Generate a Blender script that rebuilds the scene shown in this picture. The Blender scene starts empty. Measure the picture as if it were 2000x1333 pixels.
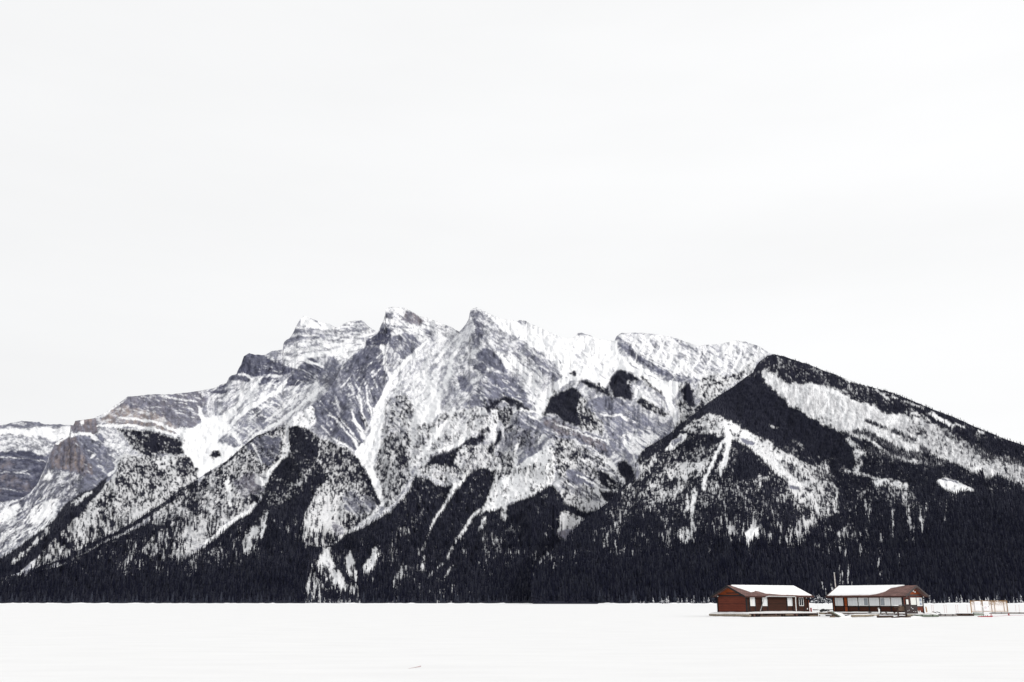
import bpy, bmesh, math, random
import numpy as np
from mathutils import Vector, Matrix

# ------------------------------------------------------------------ camera, world, sun, exposure
SC = bpy.context.scene
COL = SC.collection
FPX = 1900.0                      # focal length in photo pixels (photo is 2000 x 1333)
HORIZON = 1177.6
EYE = 2.1
PITCH = math.atan((HORIZON - 666.5) / FPX)
cam_d = bpy.data.cameras.new('camera')
cam_d.sensor_width = 36.0
cam_d.lens = 36.0 * FPX / 2000.0
cam_d.clip_start = 0.5
cam_d.clip_end = 60000
cam = bpy.data.objects.new('camera', cam_d)
COL.objects.link(cam)
cam.location = (0, 0, EYE)
cam.rotation_euler = (math.pi / 2 + PITCH, 0, 0)
SC.camera = cam
SC.view_settings.view_transform = 'Standard'
SC.view_settings.look = 'None'
SC.view_settings.exposure = 0.0
SC.view_settings.gamma = 1.0

SUN_AZ = math.radians(130)         # to the right of the view direction
SUN_EL = math.radians(25)
world = bpy.data.worlds.new('World')
SC.world = world
world.use_nodes = True
wn = world.node_tree
wn.nodes.clear()
def wnode(t, **kw):
    n = wn.nodes.new(t)
    for k, v in kw.items():
        setattr(n, k, v)
    return n
w_out = wnode('ShaderNodeOutputWorld')
w_bg = wnode('ShaderNodeBackground')
w_bg.inputs['Strength'].default_value = 0.1
w_sky = wnode('ShaderNodeTexSky', sky_type='NISHITA')
w_sky.sun_disc = False
w_sky.sun_elevation = SUN_EL
w_sky.sun_rotation = SUN_AZ
w_sky.dust_density = 4.0
w_tc = wnode('ShaderNodeTexCoord')
w_sep = wnode('ShaderNodeSeparateXYZ')
wn.links.new(w_tc.outputs['Generated'], w_sep.inputs[0])
# cloud deck brightness by height above the horizon
w_rz = wnode('ShaderNodeValToRGB')
e = w_rz.color_ramp.elements
e[0].position = 0.0; e[0].color = (0.968, 0.970, 0.973, 1)
e[1].position = 1.0; e[1].color = (1, 1, 1, 1)
for p_, c_ in ((0.30, (0.958, 0.961, 0.965, 1)), (0.60, (0.941, 0.944, 0.948, 1)), (0.8, (1, 1, 1, 1))):
    q = w_rz.color_ramp.elements.new(p_); q.color = c_
wn.links.new(w_sep.outputs['Z'], w_rz.inputs[0])
# left side a touch greyer, right side brighter
w_rx = wnode('ShaderNodeMapRange')
w_rx.inputs['From Min'].default_value = -0.55; w_rx.inputs['From Max'].default_value = 0.5
w_rx.inputs['To Min'].default_value = 0.962; w_rx.inputs['To Max'].default_value = 1.06
wn.links.new(w_sep.outputs['X'], w_rx.inputs['Value'])
w_map = wnode('ShaderNodeMapping'); w_map.inputs['Scale'].default_value = (1.1, 1.1, 5.0)
w_map.inputs['Rotation'].default_value = (0.0, 0.10, 0.0)
wn.links.new(w_tc.outputs['Generated'], w_map.inputs[0])
w_no = wnode('ShaderNodeTexNoise'); w_no.inputs['Scale'].default_value = 1.9; w_no.inputs['Detail'].default_value = 4
w_no.inputs['Roughness'].default_value = 0.5
wn.links.new(w_map.outputs[0], w_no.inputs['Vector'])
w_nr = wnode('ShaderNodeMapRange')
w_nr.inputs['From Min'].default_value = 0.3; w_nr.inputs['From Max'].default_value = 0.7
w_nr.inputs['To Min'].default_value = 0.972; w_nr.inputs['To Max'].default_value = 1.022
wn.links.new(w_no.outputs['Fac'], w_nr.inputs['Value'])
w_m1 = wnode('ShaderNodeMath', operation='MULTIPLY')
wn.links.new(w_rx.outputs[0], w_m1.inputs[0]); wn.links.new(w_nr.outputs[0], w_m1.inputs[1])
# sky above the view dimmed towards the zenith so the lake isn't overexposed
w_zen = wnode('ShaderNodeMapRange')
w_zen.inputs['From Min'].default_value = 0.62; w_zen.inputs['From Max'].default_value = 0.85
w_zen.inputs['To Min'].default_value = 1.0; w_zen.inputs['To Max'].default_value = 0.92
wn.links.new(w_sep.outputs['Z'], w_zen.inputs['Value'])
w_m2 = wnode('ShaderNodeMath', operation='MULTIPLY')
# a faint grey bank of cloud low on the right
w_b1 = wnode('ShaderNodeMath', operation='MULTIPLY_ADD'); w_b1.inputs[1].default_value = 0.06; wn.links.new(w_sep.outputs['X'], w_b1.inputs[0]); wn.links.new(w_sep.outputs['Z'], w_b1.inputs[2])
w_b2 = wnode('ShaderNodeMapRange', interpolation_type='SMOOTHSTEP'); w_b2.inputs['From Min'].default_value = .27; w_b2.inputs['From Max'].default_value = .335; wn.links.new(w_b1.outputs[0], w_b2.inputs['Value'])
w_b3 = wnode('ShaderNodeMapRange', interpolation_type='SMOOTHSTEP'); w_b3.inputs['From Min'].default_value = .335; w_b3.inputs['From Max'].default_value = .42; w_b3.inputs['To Min'].default_value = 1; w_b3.inputs['To Max'].default_value = 0; wn.links.new(w_b1.outputs[0], w_b3.inputs['Value'])
w_b4 = wnode('ShaderNodeMapRange', interpolation_type='SMOOTHSTEP'); w_b4.inputs['From Min'].default_value = -.1; w_b4.inputs['From Max'].default_value = .45; w_b4.inputs['To Max'].default_value = .036; wn.links.new(w_sep.outputs['X'], w_b4.inputs['Value'])
w_b5 = wnode('ShaderNodeMath', operation='MULTIPLY'); wn.links.new(w_b2.outputs[0], w_b5.inputs[0]); wn.links.new(w_b3.outputs[0], w_b5.inputs[1])
w_b6 = wnode('ShaderNodeMath', operation='MULTIPLY'); wn.links.new(w_b5.outputs[0], w_b6.inputs[0]); wn.links.new(w_b4.outputs[0], w_b6.inputs[1])
w_b7 = wnode('ShaderNodeMath', operation='SUBTRACT'); wn.links.new(w_m1.outputs[0], w_b7.inputs[0]); wn.links.new(w_b6.outputs[0], w_b7.inputs[1])
wn.links.new(w_b7.outputs[0], w_m2.inputs[0]); wn.links.new(w_zen.outputs[0], w_m2.inputs[1])
w_m3 = wnode('ShaderNodeMath', operation='MULTIPLY'); w_m3.inputs[1].default_value = 10.12
wn.links.new(w_m2.outputs[0], w_m3.inputs[0])
w_sc = wnode('ShaderNodeVectorMath', operation='SCALE')
wn.links.new(w_rz.outputs[0], w_sc.inputs[0]); wn.links.new(w_m3.outputs[0], w_sc.inputs['Scale'])
w_mx = wnode('ShaderNodeMixRGB'); w_mx.inputs[0].default_value = 0.97
wn.links.new(w_sky.outputs[0], w_mx.inputs[1]); wn.links.new(w_sc.outputs[0], w_mx.inputs[2])
wn.links.new(w_mx.outputs[0], w_bg.inputs['Color'])
wn.links.new(w_bg.outputs[0], w_out.inputs['Surface'])

sun_d = bpy.data.lights.new('sun', 'SUN')
sun_d.energy = 1.5
sun_d.angle = math.radians(14)
sun_d.color = (1.0, 0.965, 0.92)
sun = bpy.data.objects.new('sun', sun_d)
COL.objects.link(sun)
sdir = Vector((math.sin(SUN_AZ) * math.cos(SUN_EL), math.cos(SUN_AZ) * math.cos(SUN_EL), math.sin(SUN_EL)))
sun.rotation_euler = sdir.to_track_quat('Z', 'Y').to_euler()

rnd = random.Random(7)
RS = np.random.RandomState(11)

# ------------------------------------------------------------------ helpers
cp, sp = math.cos(PITCH), math.sin(PITCH)
def pix2(x, y, D):
    """world point seen at photo pixel (x, y) at distance D along world Y (numpy friendly)"""
    cx = (x - 1000.0) / FPX
    cy = -(y - 666.5) / FPX
    Yd = cp - cy * sp
    Zd = sp + cy * cp
    return cx / Yd * D, D + 0 * cx, EYE + Zd / Yd * D
def topix(p):
    Y = p[1] * cp + (p[2] - EYE) * sp
    Z = -p[1] * sp + (p[2] - EYE) * cp
    return 1000 + FPX * p[0] / Y, 666.5 - FPX * Z / Y
def P(x, D, z=0.0):
    """point at distance D and height z whose picture column is x"""
    X = 0.0
    for _ in range(12):
        px, _y = topix((X, D, z))
        X += (x - px) * D / FPX
    return Vector((X, D, z))

def tag(o, label=None, cat=None, group=None, kind=None):
    if label: o['label'] = label
    if cat: o['category'] = cat
    if group: o['group'] = group
    if kind: o['kind'] = kind
    return o

# ---- materials
def new_mat(name):
    m = bpy.data.materials.new(name); m.use_nodes = True
    nt = m.node_tree
    b = nt.nodes['Principled BSDF']
    return m, nt, b
def simple(name, col, rough=0.8, var=0.15, scale=3.0, stretch=(1, 1, 1), bump=0.0, metallic=0.0):
    m, nt, b = new_mat(name)
    tc = nt.nodes.new('ShaderNodeTexCoord')
    mp = nt.nodes.new('ShaderNodeMapping'); mp.inputs['Scale'].default_value = stretch
    n = nt.nodes.new('ShaderNodeTexNoise'); n.inputs['Scale'].default_value = scale; n.inputs['Detail'].default_value = 6
    nt.links.new(tc.outputs['Object'], mp.inputs[0]); nt.links.new(mp.outputs[0], n.inputs['Vector'])
    r = nt.nodes.new('ShaderNodeMapRange'); r.inputs['From Min'].default_value = .3; r.inputs['From Max'].default_value = .7
    r.inputs['To Min'].default_value = 1 - var; r.inputs['To Max'].default_value = 1 + var
    nt.links.new(n.outputs['Fac'], r.inputs['Value'])
    s = nt.nodes.new('ShaderNodeVectorMath'); s.operation = 'SCALE'; s.inputs[0].default_value = col
    nt.links.new(r.outputs[0], s.inputs['Scale'])
    nt.links.new(s.outputs[0], b.inputs['Base Color'])
    b.inputs['Roughness'].default_value = rough
    b.inputs['Metallic'].default_value = metallic
    b.inputs['Specular IOR Level'].default_value = 0.2
    if bump:
        bp = nt.nodes.new('ShaderNodeBump'); bp.inputs['Strength'].default_value = bump; bp.inputs['Distance'].default_value = 0.05
        nt.links.new(n.outputs['Fac'], bp.inputs['Height']); nt.links.new(bp.outputs[0], b.inputs['Normal'])
    return m
def siding(name, c1, c2, board=0.16):
    """horizontal lap boards with weathering that varies board by board"""
    m, nt, b = new_mat(name)
    N = nt.nodes; L = nt.links
    tc = N.new('ShaderNodeTexCoord'); sep = N.new('ShaderNodeSeparateXYZ'); L.new(tc.outputs['Object'], sep.inputs[0])
    mul = N.new('ShaderNodeMath'); mul.operation = 'DIVIDE'; mul.inputs[1].default_value = board; L.new(sep.outputs['Z'], mul.inputs[0])
    fl = N.new('ShaderNodeMath'); fl.operation = 'FLOOR'; L.new(mul.outputs[0], fl.inputs[0])
    fr = N.new('ShaderNodeMath'); fr.operation = 'FRACT'; L.new(mul.outputs[0], fr.inputs[0])
    mp = N.new('ShaderNodeMapping'); mp.inputs['Scale'].default_value = (0.35, 0.35, 3.0); L.new(tc.outputs['Object'], mp.inputs[0])
    n1 = N.new('ShaderNodeTexNoise'); n1.inputs['Scale'].default_value = 2.2; n1.inputs['Detail'].default_value = 8; L.new(mp.outputs[0], n1.inputs['Vector'])
    wn_ = N.new('ShaderNodeTexWhiteNoise'); wn_.noise_dimensions = '1D'; L.new(fl.outputs[0], wn_.inputs['W'])
    ad = N.new('ShaderNodeMath'); ad.operation = 'MULTIPLY_ADD'; ad.inputs[1].default_value = 0.45; L.new(wn_.outputs['Value'], ad.inputs[0]); L.new(n1.outputs['Fac'], ad.inputs[2])
    rp = N.new('ShaderNodeMapRange'); rp.inputs['From Min'].default_value = .45; rp.inputs['From Max'].default_value = 1.0; L.new(ad.outputs[0], rp.inputs['Value'])
    mx = N.new('ShaderNodeMixRGB'); mx.inputs[1].default_value = (*c1, 1); mx.inputs[2].default_value = (*c2, 1); L.new(rp.outputs[0], mx.inputs[0])
    gap = N.new('ShaderNodeMath'); gap.operation = 'GREATER_THAN'; gap.inputs[1].default_value = 0.12; L.new(fr.outputs[0], gap.inputs[0])
    m2 = N.new('ShaderNodeMixRGB'); m2.inputs[1].default_value = (c1[0]*.35, c1[1]*.35, c1[2]*.35, 1); L.new(gap.outputs[0], m2.inputs[0]); L.new(mx.outputs[0], m2.inputs[2])
    L.new(m2.outputs[0], b.inputs['Base Color'])
    bp = N.new('ShaderNodeBump'); bp.inputs['Strength'].default_value = .6; bp.inputs['Distance'].default_value = .03; L.new(fr.outputs[0], bp.inputs['Height']); L.new(bp.outputs[0], b.inputs['Normal'])
    b.inputs['Roughness'].default_value = .75
    b.inputs['Specular IOR Level'].default_value = 0.2
    return m

# ---- mesh builder in local coordinates
class MB:
    def __init__(s, flip=1):
        s.v = []; s.f = []; s.flip = flip
    def add(s, vs, fs):
        o = len(s.v)
        s.v += [(v[0] * s.flip, v[1], v[2]) for v in vs]
        s.f += [tuple(o + i for i in f) for f in fs]
        return s
    def box(s, x0, x1, y0, y1, z0, z1):
        vs = [(x, y, z) for z in (z0, z1) for y in (y0, y1) for x in (x0, x1)]
        return s.add(vs, [(0, 2, 3, 1), (4, 5, 7, 6), (0, 1, 5, 4), (2, 6, 7, 3), (0, 4, 6, 2), (1, 3, 7, 5)])
    def prism(s, poly, d):
        """poly: 3D points (planar), d: extrusion vector"""
        n = len(poly)
        vs = [tuple(p) for p in poly] + [tuple(Vector(p) + Vector(d)) for p in poly]
        return s.add(vs, [tuple(range(n - 1, -1, -1)), tuple(range(n, 2 * n))] + [(i, (i + 1) % n, n + (i + 1) % n, n + i) for i in range(n)])
    def bar(s, a, b, w, h=None):
        """rectangular bar from a to b"""
        h = h or w
        a = Vector(a); b = Vector(b); d = (b - a).normalized()
        up = Vector((0, 0, 1)) if abs(d.z) < .9 else Vector((0, 1, 0))
        x = d.cross(up).normalized() * w / 2; y = x.cross(d).normalized() * h / 2
        return s.prism([a - x - y, a + x - y, a + x + y, a - x + y], b - a)
    def tube(s, pts, r, n=8, r1=None):
        pts = [Vector(p) for p in pts]; m = len(pts); vs = []; fs = []
        for i, p in enumerate(pts):
            d = (pts[min(i + 1, m - 1)] - pts[max(i - 1, 0)]).normalized()
            up = Vector((0, 0, 1)) if abs(d.z) < .9 else Vector((0, 1, 0))
            x = d.cross(up).normalized(); y = x.cross(d).normalized()
            rr = r if r1 is None else r + (r1 - r) * i / (m - 1)
            for k in range(n):
                a = 2 * math.pi * k / n
                vs.append(tuple(p + x * math.cos(a) * rr + y * math.sin(a) * rr))
        for i in range(m - 1):
            for k in range(n):
                fs.append((i * n + k, i * n + (k + 1) % n, (i + 1) * n + (k + 1) % n, (i + 1) * n + k))
        fs.append(tuple(range(n - 1, -1, -1))); fs.append(tuple((m - 1) * n + k for k in range(n)))
        return s.add(vs, fs)
    def blob(s, c, r, seed=0, n=10, m=6, rough=.2):
        g = random.Random(seed); vs = []; fs = []
        for j in range(m + 1):
            t = math.pi * j / m
            for k in range(n):
                a = 2 * math.pi * k / n
                q = 1 + rough * (g.random() - .5) * 2
                vs.append((c[0] + r[0] * q * math.sin(t) * math.cos(a), c[1] + r[1] * q * math.sin(t) * math.sin(a), c[2] + r[2] * (1 if 0 < j < m else 1) * math.cos(t)))
        for j in range(m):
            for k in range(n):
                fs.append((j * n + k, (j + 1) * n + k, (j + 1) * n + (k + 1) % n, j * n + (k + 1) % n))
        return s.add(vs, fs)
    def build(s, name, mat, parent=None, loc=None, smooth=False, bevel=0):
        me = bpy.data.meshes.new(name)
        me.from_pydata(s.v, [], s.f)
        bm = bmesh.new(); bm.from_mesh(me)
        if s.flip == 1 or True:
            bmesh.ops.remove_doubles(bm, verts=bm.verts, dist=1e-5)
            bmesh.ops.recalc_face_normals(bm, faces=bm.faces)
        bm.to_mesh(me); bm.free()
        if smooth:
            for p in me.polygons: p.use_smooth = True
        me.materials.append(mat)
        o = bpy.data.objects.new(name, me); COL.objects.link(o)
        if parent: o.parent = parent
        if loc is not None: o.location = loc
        if bevel:
            bv = o.modifiers.new('bevel', 'BEVEL'); bv.width = bevel; bv.segments = 2
        return o
def empty(name, loc=(0, 0, 0), rz=0.0):
    o = bpy.data.objects.new(name, None); COL.objects.link(o)
    o.location = loc; o.rotation_euler = (0, 0, rz); o.empty_display_size = .2
    return o

# ---- numpy noise
_perm = RS.permutation(4096)
_val = RS.rand(4096)
def vnoise(x, y, seed=0):
    xi = np.floor(x).astype(np.int64); yi = np.floor(y).astype(np.int64)
    xf = x - xi; yf = y - yi
    xf = xf * xf * (3 - 2 * xf); yf = yf * yf * (3 - 2 * yf)
    def h(a, b):
        return _val[_perm[(_perm[(a + seed * 131) & 4095] + b) & 4095]]
    a = h(xi, yi); b = h(xi + 1, yi); c = h(xi, yi + 1); d = h(xi + 1, yi + 1)
    return (a * (1 - xf) + b * xf) * (1 - yf) + (c * (1 - xf) + d * xf) * yf
def fbm(x, y, octv=4, seed=0, gain=.5):
    s = 0; a = 1.0; t = 0
    for i in range(octv):
        s = s + a * vnoise(x * 2 ** i + 17.3 * i, y * 2 ** i - 9.1 * i, seed + i)
        t += a; a *= gain
    return s / t
def ranked(n):
    """flatten the distribution of a noise field to uniform 0..1"""
    q = np.quantile(n[::3, ::3], np.linspace(0, 1, 201))
    q = np.maximum.accumulate(q + np.arange(201) * 1e-9)
    return np.interp(n, q, np.linspace(0, 1, 201))
def sstep(a, b, x):
    t = np.clip((x - a) / (b - a), 0, 1)
    return t * t * (3 - 2 * t)

# ------------------------------------------------------------------ mountains
GS = 1.6                                       # raster step of the cover maps
X0, Y0 = -8.0, 590.0
NX = int((2016) / GS) + 1
NY = int((1186 - Y0) / GS) + 1
GX, GY = np.meshgrid(X0 + np.arange(NX) * GS, Y0 + np.arange(NY) * GS)
WX = (fbm(GX / 26, GY / 26, 4, 3) - .5) * 24 + (fbm(GX / 5, GY / 7, 2, 4) - .5) * 11 + (RS.rand(*GX.shape) - .5) * 4
WY = (fbm(GX / 26, GY / 26, 4, 5) - .5) * 24 + (fbm(GX / 5, GY / 7, 2, 6) - .5) * 11 + (RS.rand(*GX.shape) - .5) * 4
def oriented(ang, l, w, seed, octv=4):
    a = math.radians(ang); c, s = math.cos(a), math.sin(a)
    wx = (fbm(GX / 60, GY / 60, 2, seed + 50) - .5) * 30
    u = (GX + wx) * c + (GY + wx) * s; v = -(GX + wx) * s + (GY + wx) * c
    return ranked(fbm(u / l, v / w, octv, seed, .85))
N_ISO = oriented(0, 7, 6, 20)
FINE = RS.rand(*GX.shape)
def strk(ang, l, w, seed):
    return ranked(.48 * oriented(ang, l, w, seed) + .27 * oriented(ang, l * .4, w * .45, seed + 7, 2) + .2 * N_ISO + .16 * FINE)
NOI = {'i': ranked(.8 * N_ISO + .25 * FINE),
       'h': strk(-4, 26, 5, 21),
       'b': strk(38, 24, 5, 22),      # strata falling to the right
       'f': strk(-52, 26, 5, 23),     # streaks falling to the left
       'e': strk(58, 26, 5, 26),      # steep streaks falling to the right
       'v': strk(90, 20, 4, 24)}
KEYS = list(NOI)
N_TREE = ranked(.46 * fbm(GX / 2.4, GY / 4.3, 2, 31) + .22 * fbm(GX / 13, GY / 17, 2, 33) + .17 * FINE)
N_SLIT = ranked(.6 * fbm(GX / 2.3, GY / 11, 3, 36) + .36 * fbm(GX / 22, GY / 34, 2, 38) + .12 * FINE)

def poly_mask(pts, feather=1.5, warp=.5):
    pts = np.array(pts, float)
    m = 14
    x0, y0 = pts.min(0) - m; x1, y1 = pts.max(0) + m
    i0, i1 = max(0, int((x0 - X0) / GS)), min(NX, int((x1 - X0) / GS) + 2)
    j0, j1 = max(0, int((y0 - Y0) / GS)), min(NY, int((y1 - Y0) / GS) + 2)
    if i1 <= i0 or j1 <= j0: return None
    sl = (slice(j0, j1), slice(i0, i1))
    x = GX[sl] + WX[sl] * warp; y = GY[sl] + WY[sl] * warp
    ins = np.zeros(x.shape, bool); dist = np.full(x.shape, 1e9)
    n = len(pts)
    for k in range(n):
        ax, ay = pts[k]; bx, by = pts[(k + 1) % n]
        if ay != by:
            c = ((ay > y) != (by > y)) & (x < (bx - ax) * (y - ay) / (by - ay) + ax)
            ins ^= c
        dx, dy = bx - ax, by - ay
        L = dx * dx + dy * dy + 1e-9
        t = np.clip(((x - ax) * dx + (y - ay) * dy) / L, 0, 1)
        dist = np.minimum(dist, np.hypot(x - ax - t * dx, y - ay - t * dy))
    sd = np.where(ins, dist, -dist)
    return sl, sstep(-feather, feather, sd)
def stroke_mask(pts, w0, w1=None, feather=1.2, warp=.35):
    pts = np.array(pts, float); w1 = w0 if w1 is None else w1
    m = 14 + max(w0, w1)
    x0, y0 = pts.min(0) - m; x1, y1 = pts.max(0) + m
    i0, i1 = max(0, int((x0 - X0) / GS)), min(NX, int((x1 - X0) / GS) + 2)
    j0, j1 = max(0, int((y0 - Y0) / GS)), min(NY, int((y1 - Y0) / GS) + 2)
    if i1 <= i0 or j1 <= j0: return None
    sl = (slice(j0, j1), slice(i0, i1))
    x = GX[sl] + WX[sl] * warp; y = GY[sl] + WY[sl] * warp
    best = np.full(x.shape, -1e9)
    seg = np.hypot(*(pts[1:] - pts[:-1]).T); cum = np.concatenate([[0], np.cumsum(seg)]) / max(seg.sum(), 1e-6)
    for k in range(len(pts) - 1):
        ax, ay = pts[k]; bx, by = pts[k + 1]
        dx, dy = bx - ax, by - ay
        t = np.clip(((x - ax) * dx + (y - ay) * dy) / (dx * dx + dy * dy + 1e-9), 0, 1)
        w = w0 + (w1 - w0) * (cum[k] + t * (cum[k + 1] - cum[k]))
        best = np.maximum(best, w / 2 - np.hypot(x - ax - t * dx, y - ay - t * dy))
    return sl, sstep(-feather, feather, best)
class Cover:
    """what covers the slope: snow share s, tree share f, warm-coloured rock w, darkness of the rock d, streak direction"""
    def __init__(s, snow, tree, key='i'):
        s.a = {'s': np.full(GX.shape, float(snow)), 'f': np.full(GX.shape, float(tree)), 'w': np.zeros(GX.shape), 'd': np.full(GX.shape, .35), 't': np.zeros(GX.shape)}
        s.k = np.full(GX.shape, KEYS.index(key))
    def _put(s, r, kw):
        if r is None: return
        sl, m = r
        for c, v in kw.items():
            if c == 'k': s.k[sl] = np.where(m > .5, KEYS.index(v), s.k[sl])
            else: s.a[c][sl] = s.a[c][sl] * (1 - m) + v * m
    def poly(self, pts, feather=1.5, warp=.5, halo=0, **kw):
        if halo:                                # single trees scattered outside the edge of a stand
            r = poly_mask(pts, halo, 1.2)
            if r is not None:
                sl, m = r; self.a['f'][sl] = np.maximum(self.a['f'][sl], .55 * m)
        self._put(poly_mask(pts, feather, warp), kw)
    def line(self, pts, w0, w1=None, feather=1.2, warp=.35, **kw): self._put(stroke_mask(pts, w0, w1, feather, warp), kw)
    def streaks(self, pts, ang, n, l, wd, seed, spread=8, **kw):
        """many thin marks (gullies, ledges, ribs) inside an outline, all running about the same way"""
        g = random.Random(seed); pts = np.array(pts, float); x0, y0 = pts.min(0); x1, y1 = pts.max(0); k = 0; tries = 0
        while k < n and tries < n * 20:
            tries += 1; x, y = g.uniform(x0, x1), g.uniform(y0, y1); ins = False
            for i in range(len(pts)):
                (ax, ay), (bx, by) = pts[i], pts[i - 1]
                if (ay > y) != (by > y) and x < (bx - ax) * (y - ay) / (by - ay) + ax: ins = not ins
            if not ins: continue
            k += 1; a = math.radians(ang + g.uniform(-spread, spread)); L = l * g.uniform(.4, 1.3)
            dx, dy = math.cos(a) * L / 2, math.sin(a) * L / 2; b = g.uniform(-.12, .12)
            self.line([(x - dx, y - dy), (x + dy * b, y - dx * b), (x + dx, y + dy)], wd * g.uniform(.7, 1.4), wd * g.uniform(.5, 1.3), .9, .25, **kw)
    def finish(s):
        N = np.choose(s.k, [NOI[k] for k in KEYS])
        S = s.a['s']
        snow = np.clip((S * 1.25 - .125 - N) / .40 + .5, 0, 1)
        snow = np.where(S > .985, 1, np.clip(.44 * snow + .56 * S, 0, 1))
        low = sstep(960, 1040, GY)
        NT = N_TREE * (1 - low) + N_SLIT * low
        F = s.a['f']
        tree = sstep(-.05, .05, F * 1.02 - .01 - NT); tree = np.where(F < .02, 0, tree); tree = np.where(F > .98, 1, tree)
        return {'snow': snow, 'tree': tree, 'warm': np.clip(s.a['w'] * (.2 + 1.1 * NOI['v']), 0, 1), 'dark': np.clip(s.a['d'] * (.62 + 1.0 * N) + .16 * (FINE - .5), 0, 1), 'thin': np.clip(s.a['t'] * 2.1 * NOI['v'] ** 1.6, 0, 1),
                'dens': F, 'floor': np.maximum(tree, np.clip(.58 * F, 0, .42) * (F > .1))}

def sample(arr, x, y):
    x = np.where(x < 0, -x, np.where(x > 2000, 4000 - x, x))
    fx = np.clip((x - X0) / GS, 0, NX - 1.001); fy = np.clip((y - Y0) / GS, 0, NY - 1.001)
    i = fx.astype(int); j = fy.astype(int); u = fx - i; v = fy - j
    return (arr[j, i] * (1 - u) + arr[j, i + 1] * u) * (1 - v) + (arr[j + 1, i] * (1 - u) + arr[j + 1, i + 1] * u) * v

CG = 8.0
cgx, cgy = np.meshgrid(np.arange(-16, 2024, CG), np.arange(586, 1200, CG))
def relief_field(lines, s=16.0):
    num = np.zeros(cgx.shape); den = np.full(cgx.shape, 2.5e-5)
    for pts, r in lines:
        pts = np.array(pts, float)
        for k in range(len(pts) - 1):
            L = np.hypot(*(pts[k + 1] - pts[k])); n = max(1, int(L / 10))
            for q in range(n):
                p = pts[k] + (pts[k + 1] - pts[k]) * (q + .5) / n
                w = (L / n / 10) / (((cgx - p[0]) ** 2 + (cgy - p[1]) ** 2) + s * s) ** 1.4
                num += w * r; den += w
    return num / den
def csample(arr, x, y):
    fx = np.clip((x + 16) / CG, 0, arr.shape[1] - 1.001); fy = np.clip((y - 586) / CG, 0, arr.shape[0] - 1.001)
    i = fx.astype(int); j = fy.astype(int); u = fx - i; v = fy - j
    return (arr[j, i] * (1 - u) + arr[j, i + 1] * u) * (1 - v) + (arr[j + 1, i] * (1 - u) + arr[j + 1, i + 1] * u) * v

class Slope:
    def __init__(s, sil, base, k, lines, rough, relief_s=16.0, jag=1.4):
        s.sil = np.array(sil, float); s.base = base; s.k = k
        s.rf = relief_field(lines, relief_s) if lines else np.zeros(cgx.shape)
        s.rough = rough; s.jag = jag
    def top(s, x):
        y = np.interp(x, s.sil[:, 0], s.sil[:, 1])
        return y + (fbm(x / 7, x * 0 + 3.3, 3, 60) - .5) * 2 * s.jag
    def depth(s, x, y):
        h = np.maximum(HORIZON - y, 0)
        fade = sstep(0, 60, h)
        D = np.interp(x, [p[0] for p in s.base], [p[1] for p in s.base]) + s.k * h
        ridged = lambda a, b, sd, o: 1 - np.abs(fbm(a, b, o, sd) * 2 - 1)
        # spurs and gullies running down the slope, ledges across it, broken rock
        n = (ridged((x + .45 * y) / 42, (y - .45 * x) / 110, 70, 4) - .7) * 5.0 * s.k * s.rough
        n += (ridged((x * .8 - .6 * y) / 20, (y * .8 + .6 * x) / 42, 74, 4) - .7) * 2.2 * s.k * s.rough
        n += (fbm(x / 5, y / 5, 3, 78) - .5) * 2.2 * s.k * s.rough
        return D + fade * (csample(s.rf, x, y) + n * 4)

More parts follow.
